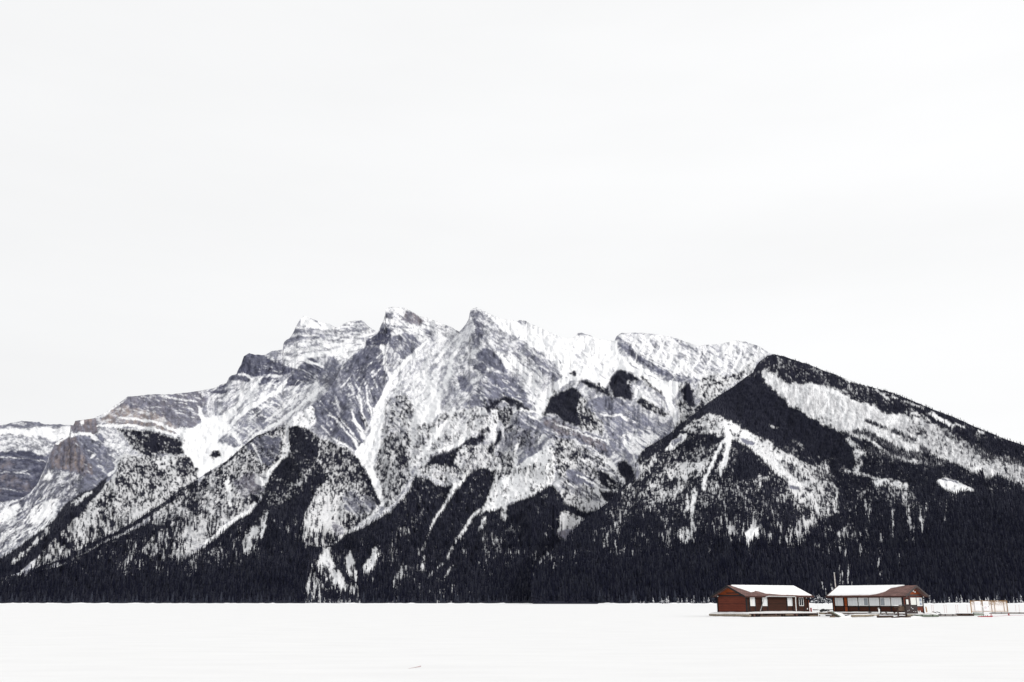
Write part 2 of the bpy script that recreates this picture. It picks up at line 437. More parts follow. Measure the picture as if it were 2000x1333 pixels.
def mountain_mat(name, thin_cover=True):
    m, nt, b = new_mat(name)
    N = nt.nodes; L = nt.links
    at = N.new('ShaderNodeAttribute'); at.attribute_name = 'cover'
    sp_ = N.new('ShaderNodeSeparateColor'); L.new(at.outputs['Color'], sp_.inputs[0])
    at2 = N.new('ShaderNodeAttribute'); at2.attribute_name = 'rock'
    sp2 = N.new('ShaderNodeSeparateColor'); L.new(at2.outputs['Color'], sp2.inputs[0])
    tc = N.new('ShaderNodeTexCoord')
    n1 = N.new('ShaderNodeTexNoise'); n1.inputs['Scale'].default_value = .018; n1.inputs['Detail'].default_value = 8; n1.inputs['Roughness'].default_value = .65
    L.new(tc.outputs['Object'], n1.inputs['Vector'])
    n2 = N.new('ShaderNodeTexNoise'); n2.inputs['Scale'].default_value = .11; n2.inputs['Detail'].default_value = 6; n2.inputs['Roughness'].default_value = .7
    L.new(tc.outputs['Object'], n2.inputs['Vector'])
    rr = N.new('ShaderNodeMapRange'); rr.inputs['From Min'].default_value = .32; rr.inputs['From Max'].default_value = .68; rr.inputs['To Min'].default_value = .62; rr.inputs['To Max'].default_value = 1.4
    L.new(n1.outputs['Fac'], rr.inputs['Value'])
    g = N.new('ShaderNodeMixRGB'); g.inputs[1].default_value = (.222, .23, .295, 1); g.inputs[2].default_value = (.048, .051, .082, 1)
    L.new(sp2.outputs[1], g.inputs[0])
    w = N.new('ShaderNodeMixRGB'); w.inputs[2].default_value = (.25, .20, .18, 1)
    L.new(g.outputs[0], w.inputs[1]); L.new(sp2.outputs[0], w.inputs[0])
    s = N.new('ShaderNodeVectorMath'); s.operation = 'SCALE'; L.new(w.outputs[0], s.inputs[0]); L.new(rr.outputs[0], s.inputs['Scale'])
    # snow cover with a crisp, noise-broken edge
    a1 = N.new('ShaderNodeMath'); a1.operation = 'MULTIPLY_ADD'; a1.inputs[1].default_value = .75; a1.inputs[2].default_value = -.385
    L.new(n2.outputs['Fac'], a1.inputs[0])
    a2 = N.new('ShaderNodeMath'); a2.operation = 'ADD'; L.new(sp_.outputs[0], a2.inputs[0]); L.new(a1.outputs[0], a2.inputs[1])
    a3 = N.new('ShaderNodeMapRange'); a3.interpolation_type = 'SMOOTHSTEP'; a3.inputs['From Min'].default_value = .02; a3.inputs['From Max'].default_value = .95
    L.new(a2.outputs[0], a3.inputs['Value'])
    sr = N.new('ShaderNodeMapRange'); sr.inputs['From Min'].default_value = .35; sr.inputs['From Max'].default_value = .62; sr.inputs['To Min'].default_value = .86; sr.inputs['To Max'].default_value = 1.0
    L.new(n2.outputs['Fac'], sr.inputs['Value'])
    sc2 = N.new('ShaderNodeVectorMath'); sc2.operation = 'SCALE'; sc2.inputs[0].default_value = (.925, .932, .95); L.new(sr.outputs[0], sc2.inputs['Scale'])
    mx = N.new('ShaderNodeMixRGB'); L.new(sc2.outputs[0], mx.inputs[2]); L.new(s.outputs[0], mx.inputs[1]); L.new(a3.outputs[0], mx.inputs[0])
    # the floor of the closed forest: needles, brush and litter
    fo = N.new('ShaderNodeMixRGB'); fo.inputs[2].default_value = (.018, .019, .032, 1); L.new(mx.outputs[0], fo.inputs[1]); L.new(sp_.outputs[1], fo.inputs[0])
    # leafless burnt wood: a thin grey cover over the snow
    th = N.new('ShaderNodeMixRGB'); th.inputs[2].default_value = (.16, .16, .18, 1); L.new(fo.outputs[0], th.inputs[1])
    tm = N.new('ShaderNodeMath'); tm.operation = 'MULTIPLY'; tm.inputs[1].default_value = .55; L.new(sp_.outputs[2], tm.inputs[0]); L.new(tm.outputs[0], th.inputs[0])
    L.new(th.outputs[0], b.inputs['Base Color'])
    b.inputs['Roughness'].default_value = .9
    b.inputs['Specular IOR Level'].default_value = .1
    bp = N.new('ShaderNodeBump'); bp.inputs['Strength'].default_value = .5; bp.inputs['Distance'].default_value = 12
    L.new(n1.outputs['Fac'], bp.inputs['Height']); L.new(bp.outputs[0], b.inputs['Normal'])
    return m
MTN = mountain_mat('mountain_rock_snow')

def build_slope(name, sl, cov, x0, x1, step=1.8, nrows=290):
    xs = np.arange(x0, x1 + step, step); n = len(xs)
    top = sl.top(xs)
    t = np.linspace(0, 1, nrows)
    yb = HORIZON - 0.4
    Yp = top[None, :] + (yb - top[None, :]) * t[:, None]
    Xp = np.repeat(xs[None, :], nrows, 0)
    D = sl.depth(Xp, Yp)
    # going up a column the ground may never come back towards the viewer
    for j in range(nrows - 2, -1, -1):
        D[j] = np.maximum(D[j], D[j + 1] + .35 * sl.k * (Yp[j + 1] - Yp[j]))
    X, Y, Z = pix2(Xp, Yp, D)
    # foot of the slope goes under the lake ice; the far side falls away behind the crest
    foot = [(X[-1], Y[-1] - 4, np.full(n, -3.0))]
    back = []
    for q in (1, 2, 3, 4, 5, 6):
        b_ = q / 6
        wob = 1 + .05 * np.sin(xs / 23 + q)
        zz = Z[0] * (1 - b_ ** .9 * wob) - (6 if q == 6 else 0)
        f_ = 1 + (.06 + .45 * b_) * (.25 + .75 * Z[0] / (Z[0].max() + 1)) * .5
        back.append((X[0] * f_, Y[0] * f_, zz))
    back = back[::-1]
    AX = np.vstack([b_[0] for b_ in back] + [X] + [foot[0][0]])
    AY = np.vstack([b_[1] for b_ in back] + [Y] + [foot[0][1]])
    AZ = np.vstack([b_[2] for b_ in back] + [Z] + [foot[0][2]])
    R = AX.shape[0]
    co = np.stack([AX, AY, AZ], -1).reshape(-1, 3)
    idx = np.arange(R * n).reshape(R, n)
    quads = np.stack([idx[:-1, :-1], idx[1:, :-1], idx[1:, 1:], idx[:-1, 1:]], -1).reshape(-1, 4)
    me = bpy.data.meshes.new(name)
    me.vertices.add(len(co)); me.vertices.foreach_set('co', co.astype(np.float32).ravel())
    me.loops.add(quads.size); me.loops.foreach_set('vertex_index', quads.astype(np.int32).ravel())
    me.polygons.add(len(quads)); me.polygons.foreach_set('loop_start', np.arange(0, quads.size, 4, dtype=np.int32))
    me.polygons.foreach_set('loop_total', np.full(len(quads), 4, np.int32))
    me.polygons.foreach_set('use_smooth', np.ones(len(quads), bool))
    def full(ch, backv):
        v = sample(cov[ch], Xp, Yp)
        return np.vstack([np.full((6, n), backv)] + [v] + [v[-1:]])
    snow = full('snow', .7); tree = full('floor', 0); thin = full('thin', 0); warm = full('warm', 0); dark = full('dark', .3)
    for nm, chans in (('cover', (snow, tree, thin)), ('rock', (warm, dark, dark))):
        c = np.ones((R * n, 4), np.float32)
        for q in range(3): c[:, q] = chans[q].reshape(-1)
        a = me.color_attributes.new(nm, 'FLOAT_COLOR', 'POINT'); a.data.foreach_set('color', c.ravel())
    me.update(); me.validate()
    me.materials.append(MTN)
    o = bpy.data.objects.new(name, me); COL.objects.link(o)
    # remember the final depth field for planting trees
    sl.fld = (xs, top, t, D, yb)
    return tag(o, kind='structure')
def slope_depth(sl, x, y):
    xs, top, t, D, yb = sl.fld
    fi = np.clip((x - xs[0]) / (xs[1] - xs[0]), 0, len(xs) - 1.001); i = fi.astype(int); u = fi - i
    def at(ii):
        fj = np.clip((y - top[ii]) / (yb - top[ii]), 0, 1) * (len(t) - 1.001); j = fj.astype(int); v = fj - j
        return D[j, ii] * (1 - v) + D[j + 1, ii] * v
    return at(i) * (1 - u) + at(i + 1) * u

# ---- the far mountain at the left edge
silA = [(-260, 862), (-120, 846), (-10, 833), (0, 831), (12, 829), (25, 825), (42, 822.5), (60, 824), (77, 825), (80, 828), (95, 829), (115, 829), (140, 831), (170, 840), (215, 870)]
A = Slope(silA, [(-10, 5600), (220, 5600)], 8, [], .7)
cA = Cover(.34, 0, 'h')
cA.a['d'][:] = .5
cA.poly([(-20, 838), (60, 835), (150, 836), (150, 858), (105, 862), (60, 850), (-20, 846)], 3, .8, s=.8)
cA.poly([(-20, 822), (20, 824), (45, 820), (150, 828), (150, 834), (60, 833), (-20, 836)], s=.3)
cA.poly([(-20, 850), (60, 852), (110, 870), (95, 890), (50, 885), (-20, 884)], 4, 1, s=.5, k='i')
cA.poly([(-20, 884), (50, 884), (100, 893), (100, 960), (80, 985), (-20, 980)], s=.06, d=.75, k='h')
for p in ([(-8, 893), (40, 896), (88, 902)], [(-8, 921), (60, 926)], [(-8, 956), (50, 958), (85, 962)], [(30, 925), (60, 919)]):
    cA.line(p, 1.6, s=.6)
for x, y, r in ((14, 908, 9), (26, 945, 9), (4, 932, 7), (4, 962, 6), (55, 950, 6)):
    cA.poly([(x - r * 1.3, y), (x, y - r), (x + r * 1.5, y), (x, y + r)], 6, 1.2, w=.4, d=.45, s=.02)
cA.poly([(-20, 985), (60, 975), (110, 975), (110, 1100), (-20, 1100)], s=.5, k='f')
build_slope('far_mountain', A, cA.finish(), -240, 215, nrows=200)

# ---- the left massif: rusty cliff, brown slope, snow basin, stepped crags and the first summit
silB = [(-260, 1120), (-120, 1062), (-10, 1010), (0, 1004), (20, 985), (45, 972), (60, 962), (75, 942), (84, 922), (91, 905), (98, 885), (108, 866), (120, 857), (136, 849), (137, 833), (144, 830), (147, 822),
        (165, 820), (182, 818), (192, 813), (205, 807), (218, 797), (232, 788), (249, 775), (275, 773), (290, 771), (330, 771), (370, 767), (392, 764), (423, 757), (430, 752), (442, 749), (447, 738), (452, 733),
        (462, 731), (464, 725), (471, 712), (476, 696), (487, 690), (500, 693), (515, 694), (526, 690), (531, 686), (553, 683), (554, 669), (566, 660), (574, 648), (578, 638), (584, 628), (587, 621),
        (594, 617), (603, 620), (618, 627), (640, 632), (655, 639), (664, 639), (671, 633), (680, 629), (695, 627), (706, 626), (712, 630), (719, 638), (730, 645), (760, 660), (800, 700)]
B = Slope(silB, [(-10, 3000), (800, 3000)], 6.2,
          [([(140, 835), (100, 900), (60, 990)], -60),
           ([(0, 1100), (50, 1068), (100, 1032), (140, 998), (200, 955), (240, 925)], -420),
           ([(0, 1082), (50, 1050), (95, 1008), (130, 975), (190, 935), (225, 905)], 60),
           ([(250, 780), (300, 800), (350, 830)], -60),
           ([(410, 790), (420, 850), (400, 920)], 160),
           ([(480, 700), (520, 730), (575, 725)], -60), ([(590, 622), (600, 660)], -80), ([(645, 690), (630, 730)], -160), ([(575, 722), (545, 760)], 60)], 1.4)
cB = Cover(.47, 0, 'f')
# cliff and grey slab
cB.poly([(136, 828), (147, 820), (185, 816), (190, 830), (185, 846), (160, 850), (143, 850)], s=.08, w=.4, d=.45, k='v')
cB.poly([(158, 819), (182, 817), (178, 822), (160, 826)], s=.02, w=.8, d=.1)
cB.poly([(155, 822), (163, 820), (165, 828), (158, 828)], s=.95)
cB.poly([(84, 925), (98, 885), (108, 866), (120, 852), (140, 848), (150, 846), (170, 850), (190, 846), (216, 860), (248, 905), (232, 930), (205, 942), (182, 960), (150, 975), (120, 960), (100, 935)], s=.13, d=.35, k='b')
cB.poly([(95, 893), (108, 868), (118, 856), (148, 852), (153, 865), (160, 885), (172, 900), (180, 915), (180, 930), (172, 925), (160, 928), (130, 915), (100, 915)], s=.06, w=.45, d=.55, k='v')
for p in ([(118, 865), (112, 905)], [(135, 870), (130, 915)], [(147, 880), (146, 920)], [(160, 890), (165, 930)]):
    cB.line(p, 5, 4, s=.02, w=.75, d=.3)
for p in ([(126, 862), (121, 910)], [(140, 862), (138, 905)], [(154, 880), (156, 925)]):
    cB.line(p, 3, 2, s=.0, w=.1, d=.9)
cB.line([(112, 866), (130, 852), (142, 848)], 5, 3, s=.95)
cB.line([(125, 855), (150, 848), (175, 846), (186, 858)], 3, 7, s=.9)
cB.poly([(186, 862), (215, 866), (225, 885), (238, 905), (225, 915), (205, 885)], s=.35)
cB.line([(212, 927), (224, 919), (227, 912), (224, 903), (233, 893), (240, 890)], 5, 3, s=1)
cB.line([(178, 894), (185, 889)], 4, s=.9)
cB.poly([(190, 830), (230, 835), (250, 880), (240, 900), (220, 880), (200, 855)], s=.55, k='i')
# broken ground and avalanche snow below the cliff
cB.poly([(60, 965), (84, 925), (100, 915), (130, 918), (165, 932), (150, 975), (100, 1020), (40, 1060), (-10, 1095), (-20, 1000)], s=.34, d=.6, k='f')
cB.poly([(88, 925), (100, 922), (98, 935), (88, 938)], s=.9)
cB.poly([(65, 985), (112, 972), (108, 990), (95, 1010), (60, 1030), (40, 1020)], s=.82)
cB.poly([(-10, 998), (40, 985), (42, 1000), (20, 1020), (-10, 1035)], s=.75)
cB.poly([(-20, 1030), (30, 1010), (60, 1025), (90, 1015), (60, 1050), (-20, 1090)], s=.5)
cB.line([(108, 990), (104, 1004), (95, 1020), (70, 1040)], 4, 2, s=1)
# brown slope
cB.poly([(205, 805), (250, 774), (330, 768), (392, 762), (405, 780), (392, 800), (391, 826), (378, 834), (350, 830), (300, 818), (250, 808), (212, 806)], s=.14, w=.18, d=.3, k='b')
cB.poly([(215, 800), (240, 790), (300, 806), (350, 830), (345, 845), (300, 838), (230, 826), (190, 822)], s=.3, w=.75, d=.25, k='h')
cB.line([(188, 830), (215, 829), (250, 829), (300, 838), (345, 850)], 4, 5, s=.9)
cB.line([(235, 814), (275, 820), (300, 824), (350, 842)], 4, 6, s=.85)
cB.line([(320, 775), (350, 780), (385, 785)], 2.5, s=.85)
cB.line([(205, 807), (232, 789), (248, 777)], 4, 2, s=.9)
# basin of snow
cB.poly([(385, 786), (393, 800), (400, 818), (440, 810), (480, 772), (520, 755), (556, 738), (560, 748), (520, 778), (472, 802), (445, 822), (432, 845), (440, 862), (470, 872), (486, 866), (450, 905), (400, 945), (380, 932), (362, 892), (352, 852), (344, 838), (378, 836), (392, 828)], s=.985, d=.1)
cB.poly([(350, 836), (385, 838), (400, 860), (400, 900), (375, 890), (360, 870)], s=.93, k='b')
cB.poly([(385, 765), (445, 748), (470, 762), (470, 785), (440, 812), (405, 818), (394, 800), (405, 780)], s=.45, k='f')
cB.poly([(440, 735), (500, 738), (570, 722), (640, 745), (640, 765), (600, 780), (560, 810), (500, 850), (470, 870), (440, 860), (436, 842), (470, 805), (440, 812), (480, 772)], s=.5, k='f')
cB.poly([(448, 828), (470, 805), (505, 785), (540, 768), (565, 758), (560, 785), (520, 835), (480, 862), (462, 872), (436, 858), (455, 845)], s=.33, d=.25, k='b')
cB.poly([(424, 850), (440, 848), (458, 856), (465, 872), (450, 872), (430, 862)], s=.35, d=.3)
cB.poly([(535, 770), (600, 755), (605, 765), (560, 800), (540, 812), (520, 830), (540, 795)], s=.45)
cB.poly([(490, 792), (515, 800), (522, 820), (510, 822), (495, 812), (487, 805)], s=.25, d=.6)
cB.line([(455, 845), (472, 868)], 6, 4, s=.95)
for p, a_, b_ in (([(511, 738), (486, 772), (450, 806)], 3, 6), ([(572, 732), (540, 764), (482, 800), (440, 840), (410, 870)], 5, 10), ([(640, 752), (590, 790), (540, 826), (500, 852), (470, 880)], 3, 6),
                  ([(470, 765), (466, 790), (440, 815)], 4, 4), ([(600, 756), (560, 790), (520, 822)], 2, 3), ([(390, 795), (400, 830)], 4, 8)):
    cB.line(p, a_, b_, s=1)
# crags
cB.poly([(462, 731), (464, 724), (471, 712), (476, 696), (487, 689), (515, 693), (528, 700), (546, 703), (548, 711), (576, 720), (560, 731), (530, 731), (500, 736), (485, 731)], .8, .2, s=.03, d=.72, k='v')
cB.line([(476, 710), (510, 712), (545, 714), (572, 720)], 1.5, s=.25)
cB.poly([(446, 742), (450, 732), (465, 731), (480, 735), (494, 741), (488, 746), (465, 744), (450, 745)], .8, .3, s=.08, d=.7)
cB.line([(466, 732), (480, 732), (494, 740)], 3, s=1)
cB.poly([(422, 757), (440, 751), (446, 755), (428, 759)], .8, .3, s=.05, d=.6)
cB.poly([(405, 763), (445, 763), (450, 767), (440, 770), (418, 768)], .8, .3, s=.1, d=.6)
cB.poly([(505, 752), (512, 740), (525, 737), (541, 738), (547, 744), (530, 748), (515, 750)], .8, .3, s=.06, d=.65)
cB.line([(505, 753), (535, 752)], 2, s=.2, d=.7)
cB.poly([(526, 686), (552, 684), (552, 700), (540, 705), (524, 705), (518, 695)], s=.4)
cB.poly([(556, 752), (562, 740), (574, 724), (582, 708), (602, 697), (616, 700), (632, 720), (622, 733), (608, 745), (590, 752), (570, 753)], .8, .3, s=.1, d=.65, k='b')
cB.line([(560, 751), (590, 753), (612, 748)], 2, s=.1, d=.8)
cB.line([(600, 704), (625, 712), (632, 718)], 6, 4, s=.95)
cB.line([(602, 696), (616, 699)], 3, s=.1, d=.8)
cB.poly([(630, 725), (636, 708), (646, 688), (654, 694), (664, 710), (668, 722), (655, 735), (635, 738)], s=.22, d=.45)
cB.poly([(610, 735), (640, 725), (680, 715), (690, 740), (650, 780), (640, 765), (625, 752)], s=.3, d=.5)
cB.poly([(560, 705), (545, 690), (556, 684), (600, 672), (660, 655), (735, 648), (720, 680), (690, 705), (665, 700), (640, 690), (600, 698), (580, 720), (572, 718)], s=.74, d=.4, k='h')
cB.poly([(552, 684), (554, 668), (575, 648), (582, 630), (590, 640), (612, 641), (622, 648), (600, 660), (575, 672), (558, 682)], .8, .3, s=.3, d=.45, k='h')
cB.poly([(588, 640), (640, 643), (665, 640), (672, 632), (706, 625), (720, 640), (715, 648), (690, 648), (650, 655), (610, 662), (595, 660)], .8, .3, s=.4, d=.4, k='h')
cB.poly([(586, 621), (594, 616), (655, 639), (640, 644), (610, 640), (590, 636)], .8, .3, s=.97, d=.3)
cB.line([(606, 622), (618, 630), (624, 635)], 4, s=.3, d=.4)
for p in ([(575, 678), (650, 668)], [(600, 688), (665, 676)], [(640, 665), (690, 655)]):
    cB.line(p, 3, s=.45, k='h')
# trees
cB.poly([(226, 833), (250, 836), (290, 841), (320, 850), (350, 857), (354, 864), (359, 888), (332, 884), (312, 882), (302, 895), (286, 893), (266, 880), (252, 868), (244, 850)], f=.66, s=.95)
cB.poly([(248, 837), (292, 841), (322, 851), (351, 857), (354, 864), (359, 888), (332, 884), (312, 882), (302, 894), (287, 892), (268, 878), (256, 862), (252, 845)], 1.4, .6, halo=8, f=.93)
cB.poly([(236, 885), (300, 895), (330, 888), (362, 892), (384, 928), (384, 945), (330, 990), (270, 1025), (200, 1062), (120, 1098), (60, 1110), (90, 1060), (130, 1020), (165, 985), (200, 955), (230, 920)], f=.46, s=.93)
cB.poly([(332, 896), (366, 894), (384, 916), (376, 936), (352, 930), (330, 908)], 2, .6, f=.75)
cB.poly([(250, 890), (290, 900), (320, 925), (330, 950), (290, 940), (250, 915)], 3, .8, f=.6)
cB.poly([(300, 885), (350, 885), (340, 910), (310, 915), (300, 905)], 3, .6, f=.28)
cB.poly([(330, 940), (384, 925), (380, 945), (340, 965)], 3, .6, f=.25, s=.8)
cB.poly([(-20, 1104), (20, 1080), (60, 1052), (100, 1022), (120, 995), (150, 968), (182, 953), (200, 938), (212, 930), (206, 950), (180, 975), (160, 1000), (140, 1018), (120, 1040), (90, 1066), (70, 1090), (40, 1115), (-20, 1180)], 1, .3, f=1)
cB.poly([(20, 1100), (60, 1062), (90, 1034), (104, 1028), (92, 1044), (60, 1072), (40, 1092), (25, 1105)], 1.5, .5, f=.42, s=1)
cB.line([(142, 986), (162, 970), (178, 960)], 9, 5, f=.35, s=.95)
cB.poly([(410, 888), (420, 878), (434, 882), (432, 890), (420, 895)], 1.5, .5, f=.85)
cB.streaks([(470, 742), (640, 745), (640, 762), (560, 808), (480, 860), (436, 842), (480, 772)], -38, 70, 22, 1.3, 1, s=.95)
cB.streaks([(400, 770), (480, 750), (560, 745), (520, 780), (450, 800)], -42, 26, 18, 1.2, 2, s=.9)
cB.streaks([(430, 850), (470, 800), (560, 765), (530, 820), (480, 858)], 25, 26, 12, 1.3, 3, s=.85)
cB.streaks([(555, 690), (600, 660), (735, 648), (700, 700), (640, 690), (580, 720)], -4, 34, 26, 1.3, 4, 5, s=.35, d=.5)
cB.streaks([(556, 684), (580, 630), (700, 628), (728, 645), (640, 660)], -6, 22, 24, 1.3, 5, 6, s=.9)
cB.streaks([(465, 728), (488, 692), (548, 706), (574, 720), (530, 730)], 3, 12, 22, 1.0, 6, 5, s=.45)
cB.streaks([(558, 750), (580, 708), (630, 722), (605, 748)], 22, 12, 20, 1.1, 7, 6, s=.5)
cB.streaks([(220, 800), (250, 776), (392, 766), (392, 825), (300, 818)], 14, 50, 16, 1.2, 8, 8, s=.62)
cB.streaks([(150, 870), (215, 862), (245, 905), (205, 940), (182, 960)], 38, 26, 12, 1.2, 9, 8, s=.6)
cB.streaks([(95, 900), (115, 860), (160, 870), (180, 925), (130, 915)], 86, 30, 16, 1.5, 10, 5, w=.1, d=.8)
cB.streaks([(0, 1000), (60, 970), (110, 975), (100, 1020), (0, 1085)], -48, 30, 18, 1.8, 11, 8, s=.85)
cB.streaks([(0, 1000), (60, 970), (110, 975), (100, 1020), (0, 1085)], -48, 26, 18, 1.8, 12, 8, s=.1, d=.6)
o_B = build_slope('left_mountain', B, cB.finish(), -240, 790, nrows=300)

# ---- the central massif with the two main summits
silC = [(-260, 1172), (-120, 1158), (-10, 1136), (0, 1130), (50, 1114), (100, 1098), (136, 1086), (166, 1068), (200, 1050), (230, 1035), (260, 1020), (292, 1000), (320, 982), (350, 957), (375, 944), (400, 927), (420, 913), (440, 903), (460, 885), (476, 871),
        (488, 861), (500, 852), (520, 845), (540, 834), (556, 827), (564, 818), (572, 811), (592, 801), (600, 794), (614, 788), (626, 776), (640, 764), (655, 742), (664, 724), (672, 711), (684, 699), (700, 684), (712, 673), (716, 663), (726, 656), (738, 649), (744, 636),
        (748, 627), (752, 616), (753, 604), (760, 600), (775, 600), (790, 602), (800, 606), (820, 618), (835, 621), (850, 627), (880, 639), (897, 649), (910, 633), (916, 622), (918, 608), (924, 603), (931, 601), (940, 605), (960, 615), (980, 624), (1002, 624.5),
        (1008, 628), (1016, 626), (1026, 627), (1036, 633), (1052, 639), (1070, 648), (1094, 658), (1112, 662), (1124, 658), (1128, 651), (1136, 650), (1152, 655), (1160, 660), (1180, 665), (1200, 667), (1204, 658), (1214, 651), (1240, 650), (1280, 653), (1310, 658),
        (1340, 668), (1364, 676), (1376, 674), (1410, 672), (1425, 668), (1440, 666), (1454, 668), (1476, 674), (1490, 681), (1504, 690), (1540, 705), (1600, 740)]
C = Slope(silC, [(-10, 2150), (600, 2050), (1100, 1950), (1600, 2300)], 6.0,
          [([(755, 605), (738, 650), (712, 674), (684, 700), (640, 764), (592, 802), (520, 846), (460, 886), (400, 928), (330, 975), (230, 1037), (100, 1100)], -130),
           ([(590, 830), (600, 900), (590, 960), (570, 1040), (540, 1120)], -230), ([(738, 810), (718, 880), (735, 940), (748, 985), (700, 1040), (640, 1070)], 170),
           ([(560, 840), (530, 920), (500, 990), (420, 1060)], 60), ([(931, 602), (935, 650), (955, 700), (960, 770), (940, 820), (880, 880), (820, 940), (740, 1010), (700, 1060)], -200),
           ([(897, 650), (860, 700), (800, 765), (745, 800)], 170), ([(1000, 655), (1060, 700), (1100, 737), (1150, 765), (1190, 780)], -90), ([(1000, 800), (1080, 830), (1085, 900), (1080, 950), (1050, 1050)], -230),
           ([(1000, 740), (1055, 795), (1075, 770)], 90), ([(1320, 830), (1240, 895), (1210, 965), (1150, 1020), (1080, 1100)], 240), ([(1300, 750), (1312, 800)], 130), ([(1210, 660), (1280, 720), (1345, 745)], -70),
           ([(880, 960), (850, 1010), (825, 1080)], 90), ([(975, 900), (940, 980), (900, 1040), (850, 1120)], 110), ([(700, 800), (650, 860)], -60), ([(1128, 655), (1150, 700)], -60), ([(1190, 700), (1180, 740)], 80), ([(620, 1110), (690, 1150)], -60)], 1.5)
cC = Cover(.47, 0, 'f')
# summit two
cC.poly([(751, 602), (760, 599), (800, 604), (850, 627), (897, 650), (870, 670), (830, 660), (800, 650), (765, 660), (745, 645)], s=.72, d=.4, k='b')
cC.poly([(744, 632), (758, 628), (768, 640), (764, 655), (745, 652), (735, 655)], s=.3, d=.6, k='h')
cC.poly([(735, 652), (744, 640), (762, 642), (765, 655), (758, 668), (750, 676), (730, 674), (712, 676), (716, 664)], .8, .3, s=.06, d=.85, k='b')
cC.poly([(790, 611), (808, 612), (826, 626), (820, 636), (800, 634), (784, 624)], .8, .4, s=.12, w=.35, d=.3)
cC.poly([(755, 606), (764, 612), (766, 624), (754, 622)], s=.35, d=.5)
cC.poly([(760, 658), (790, 652), (815, 662), (824, 690), (800, 702), (788, 708), (778, 690), (762, 675)], s=.22, d=.45, k='e')
cC.poly([(830, 640), (850, 645), (860, 660), (845, 668), (828, 655)], s=.35, d=.4)
cC.poly([(684, 700), (700, 686), (712, 676), (745, 680), (748, 690), (750, 715), (760, 735), (740, 735), (722, 722), (708, 742), (690, 745), (670, 735), (664, 724), (672, 712)], s=.16, d=.6, k='f')
cC.poly([(640, 764), (655, 742), (668, 722), (700, 735), (715, 722), (738, 738), (760, 740), (755, 760), (735, 795), (720, 820), (705, 800), (690, 770), (660, 775)], s=.2, d=.5, k='e')
cC.poly([(608, 792), (626, 776), (642, 762), (670, 770), (700, 785), (712, 830), (710, 860), (702, 892), (680, 880), (655, 860), (632, 850), (616, 835)], s=.15, d=.55, k='e')
for p, a_, b_ in (([(688, 800), (693, 822), (706, 848), (720, 870)], 4, 9), ([(700, 770), (708, 800), (716, 830)], 2, 4), ([(640, 812), (662, 826), (682, 852), (702, 880)], 2, 4), ([(650, 796), (668, 824), (690, 850)], 1.5, 3),
                  ([(628, 834), (650, 856), (690, 882)], 1.5, 3), ([(712, 750), (722, 790), (730, 830)], 2, 4), ([(622, 790), (640, 805), (655, 820)], 1.5, 2)):
    cC.line(p, a_, b_, s=.97)
cC.poly([(700, 803), (708, 806), (722, 836), (714, 842), (704, 820)], 1.2, .4, f=.55)
cC.line([(745, 676), (752, 695), (750, 712), (764, 736)], 8, 4, s=.95)
cC.poly([(770, 665), (785, 668), (788, 690), (775, 685)], s=.35, d=.6)
# slopes between the summits
cC.poly([(740, 800), (765, 745), (800, 700), (830, 665), (870, 668), (897, 650), (916, 625), (915, 660), (895, 690), (880, 730), (860, 780), (850, 820), (800, 850), (760, 850), (745, 830)], s=.57, d=.12, k='f')
cC.poly([(840, 668), (870, 670), (850, 700), (820, 720), (815, 700)], s=.55)
for p, a_, b_ in (([(896, 654), (862, 692), (830, 722), (800, 766), (770, 800)], 5, 4), ([(840, 660), (800, 698), (770, 735), (758, 752), (738, 800)], 4, 9), ([(905, 660), (880, 710), (870, 750), (840, 800)], 5, 9), ([(925, 668), (928, 690), (905, 730), (890, 745)], 3, 4), ([(850, 720), (830, 770), (810, 820)], 3, 6)):
    cC.line(p, a_, b_, s=1)
for p, a_, b_ in (([(765, 800), (790, 765), (810, 735)], 3, 2), ([(820, 780), (850, 730)], 6, 3), ([(862, 745), (870, 790)], 7, 3), ([(905, 690), (912, 700)], 8, 5), ([(880, 690), (870, 730)], 4, 4)):
    cC.line(p, a_, b_, s=.5, d=.3)
cC.poly([(805, 770), (830, 735), (850, 745), (860, 800), (840, 830), (800, 835)], s=.95, k='f')
# summit three
cC.poly([(916, 622), (919, 606), (931, 601), (960, 616), (985, 660), (1010, 690), (990, 730), (950, 730), (915, 740), (890, 760), (870, 750), (895, 690), (905, 650)], s=.5, d=.35, k='i')
cC.poly([(917, 622), (919, 606), (932, 602), (940, 612), (936, 632), (944, 650), (942, 668), (938, 682), (924, 676), (920, 655), (926, 640)], 1, .5, s=.3, d=.55)
cC.poly([(932, 690), (948, 680), (966, 687), (978, 703), (993, 728), (980, 724), (965, 720), (950, 712), (936, 704), (930, 700)], .8, .3, s=.05, d=.42, k='e')
cC.poly([(922, 712), (940, 708), (952, 715), (948, 728), (935, 724), (924, 718)], 1, .5, s=.12, d=.6)
cC.poly([(972, 688), (980, 690), (1000, 715), (1005, 728), (992, 722), (980, 705)], 1, .3, s=1)
cC.poly([(940, 738), (955, 726), (990, 730), (1020, 750), (1050, 790), (1030, 795), (1005, 780), (975, 776), (950, 800), (905, 802), (910, 785), (930, 765)], s=.22, d=.4, k='b')
cC.poly([(962, 745), (985, 745), (1005, 770), (1002, 778), (975, 772), (955, 785), (965, 762)], s=.06, d=.3)
cC.poly([(892, 738), (905, 735), (925, 760), (918, 768), (900, 762)], 1, .4, s=.15, d=.45)
cC.poly([(985, 665), (1005, 675), (1050, 720), (1065, 745), (1040, 745), (1010, 715)], s=.5, d=.4, k='b')
cC.poly([(1000, 728), (1050, 745), (1062, 770), (1060, 790), (1040, 785), (1015, 755)], s=.7, d=.35, k='b')
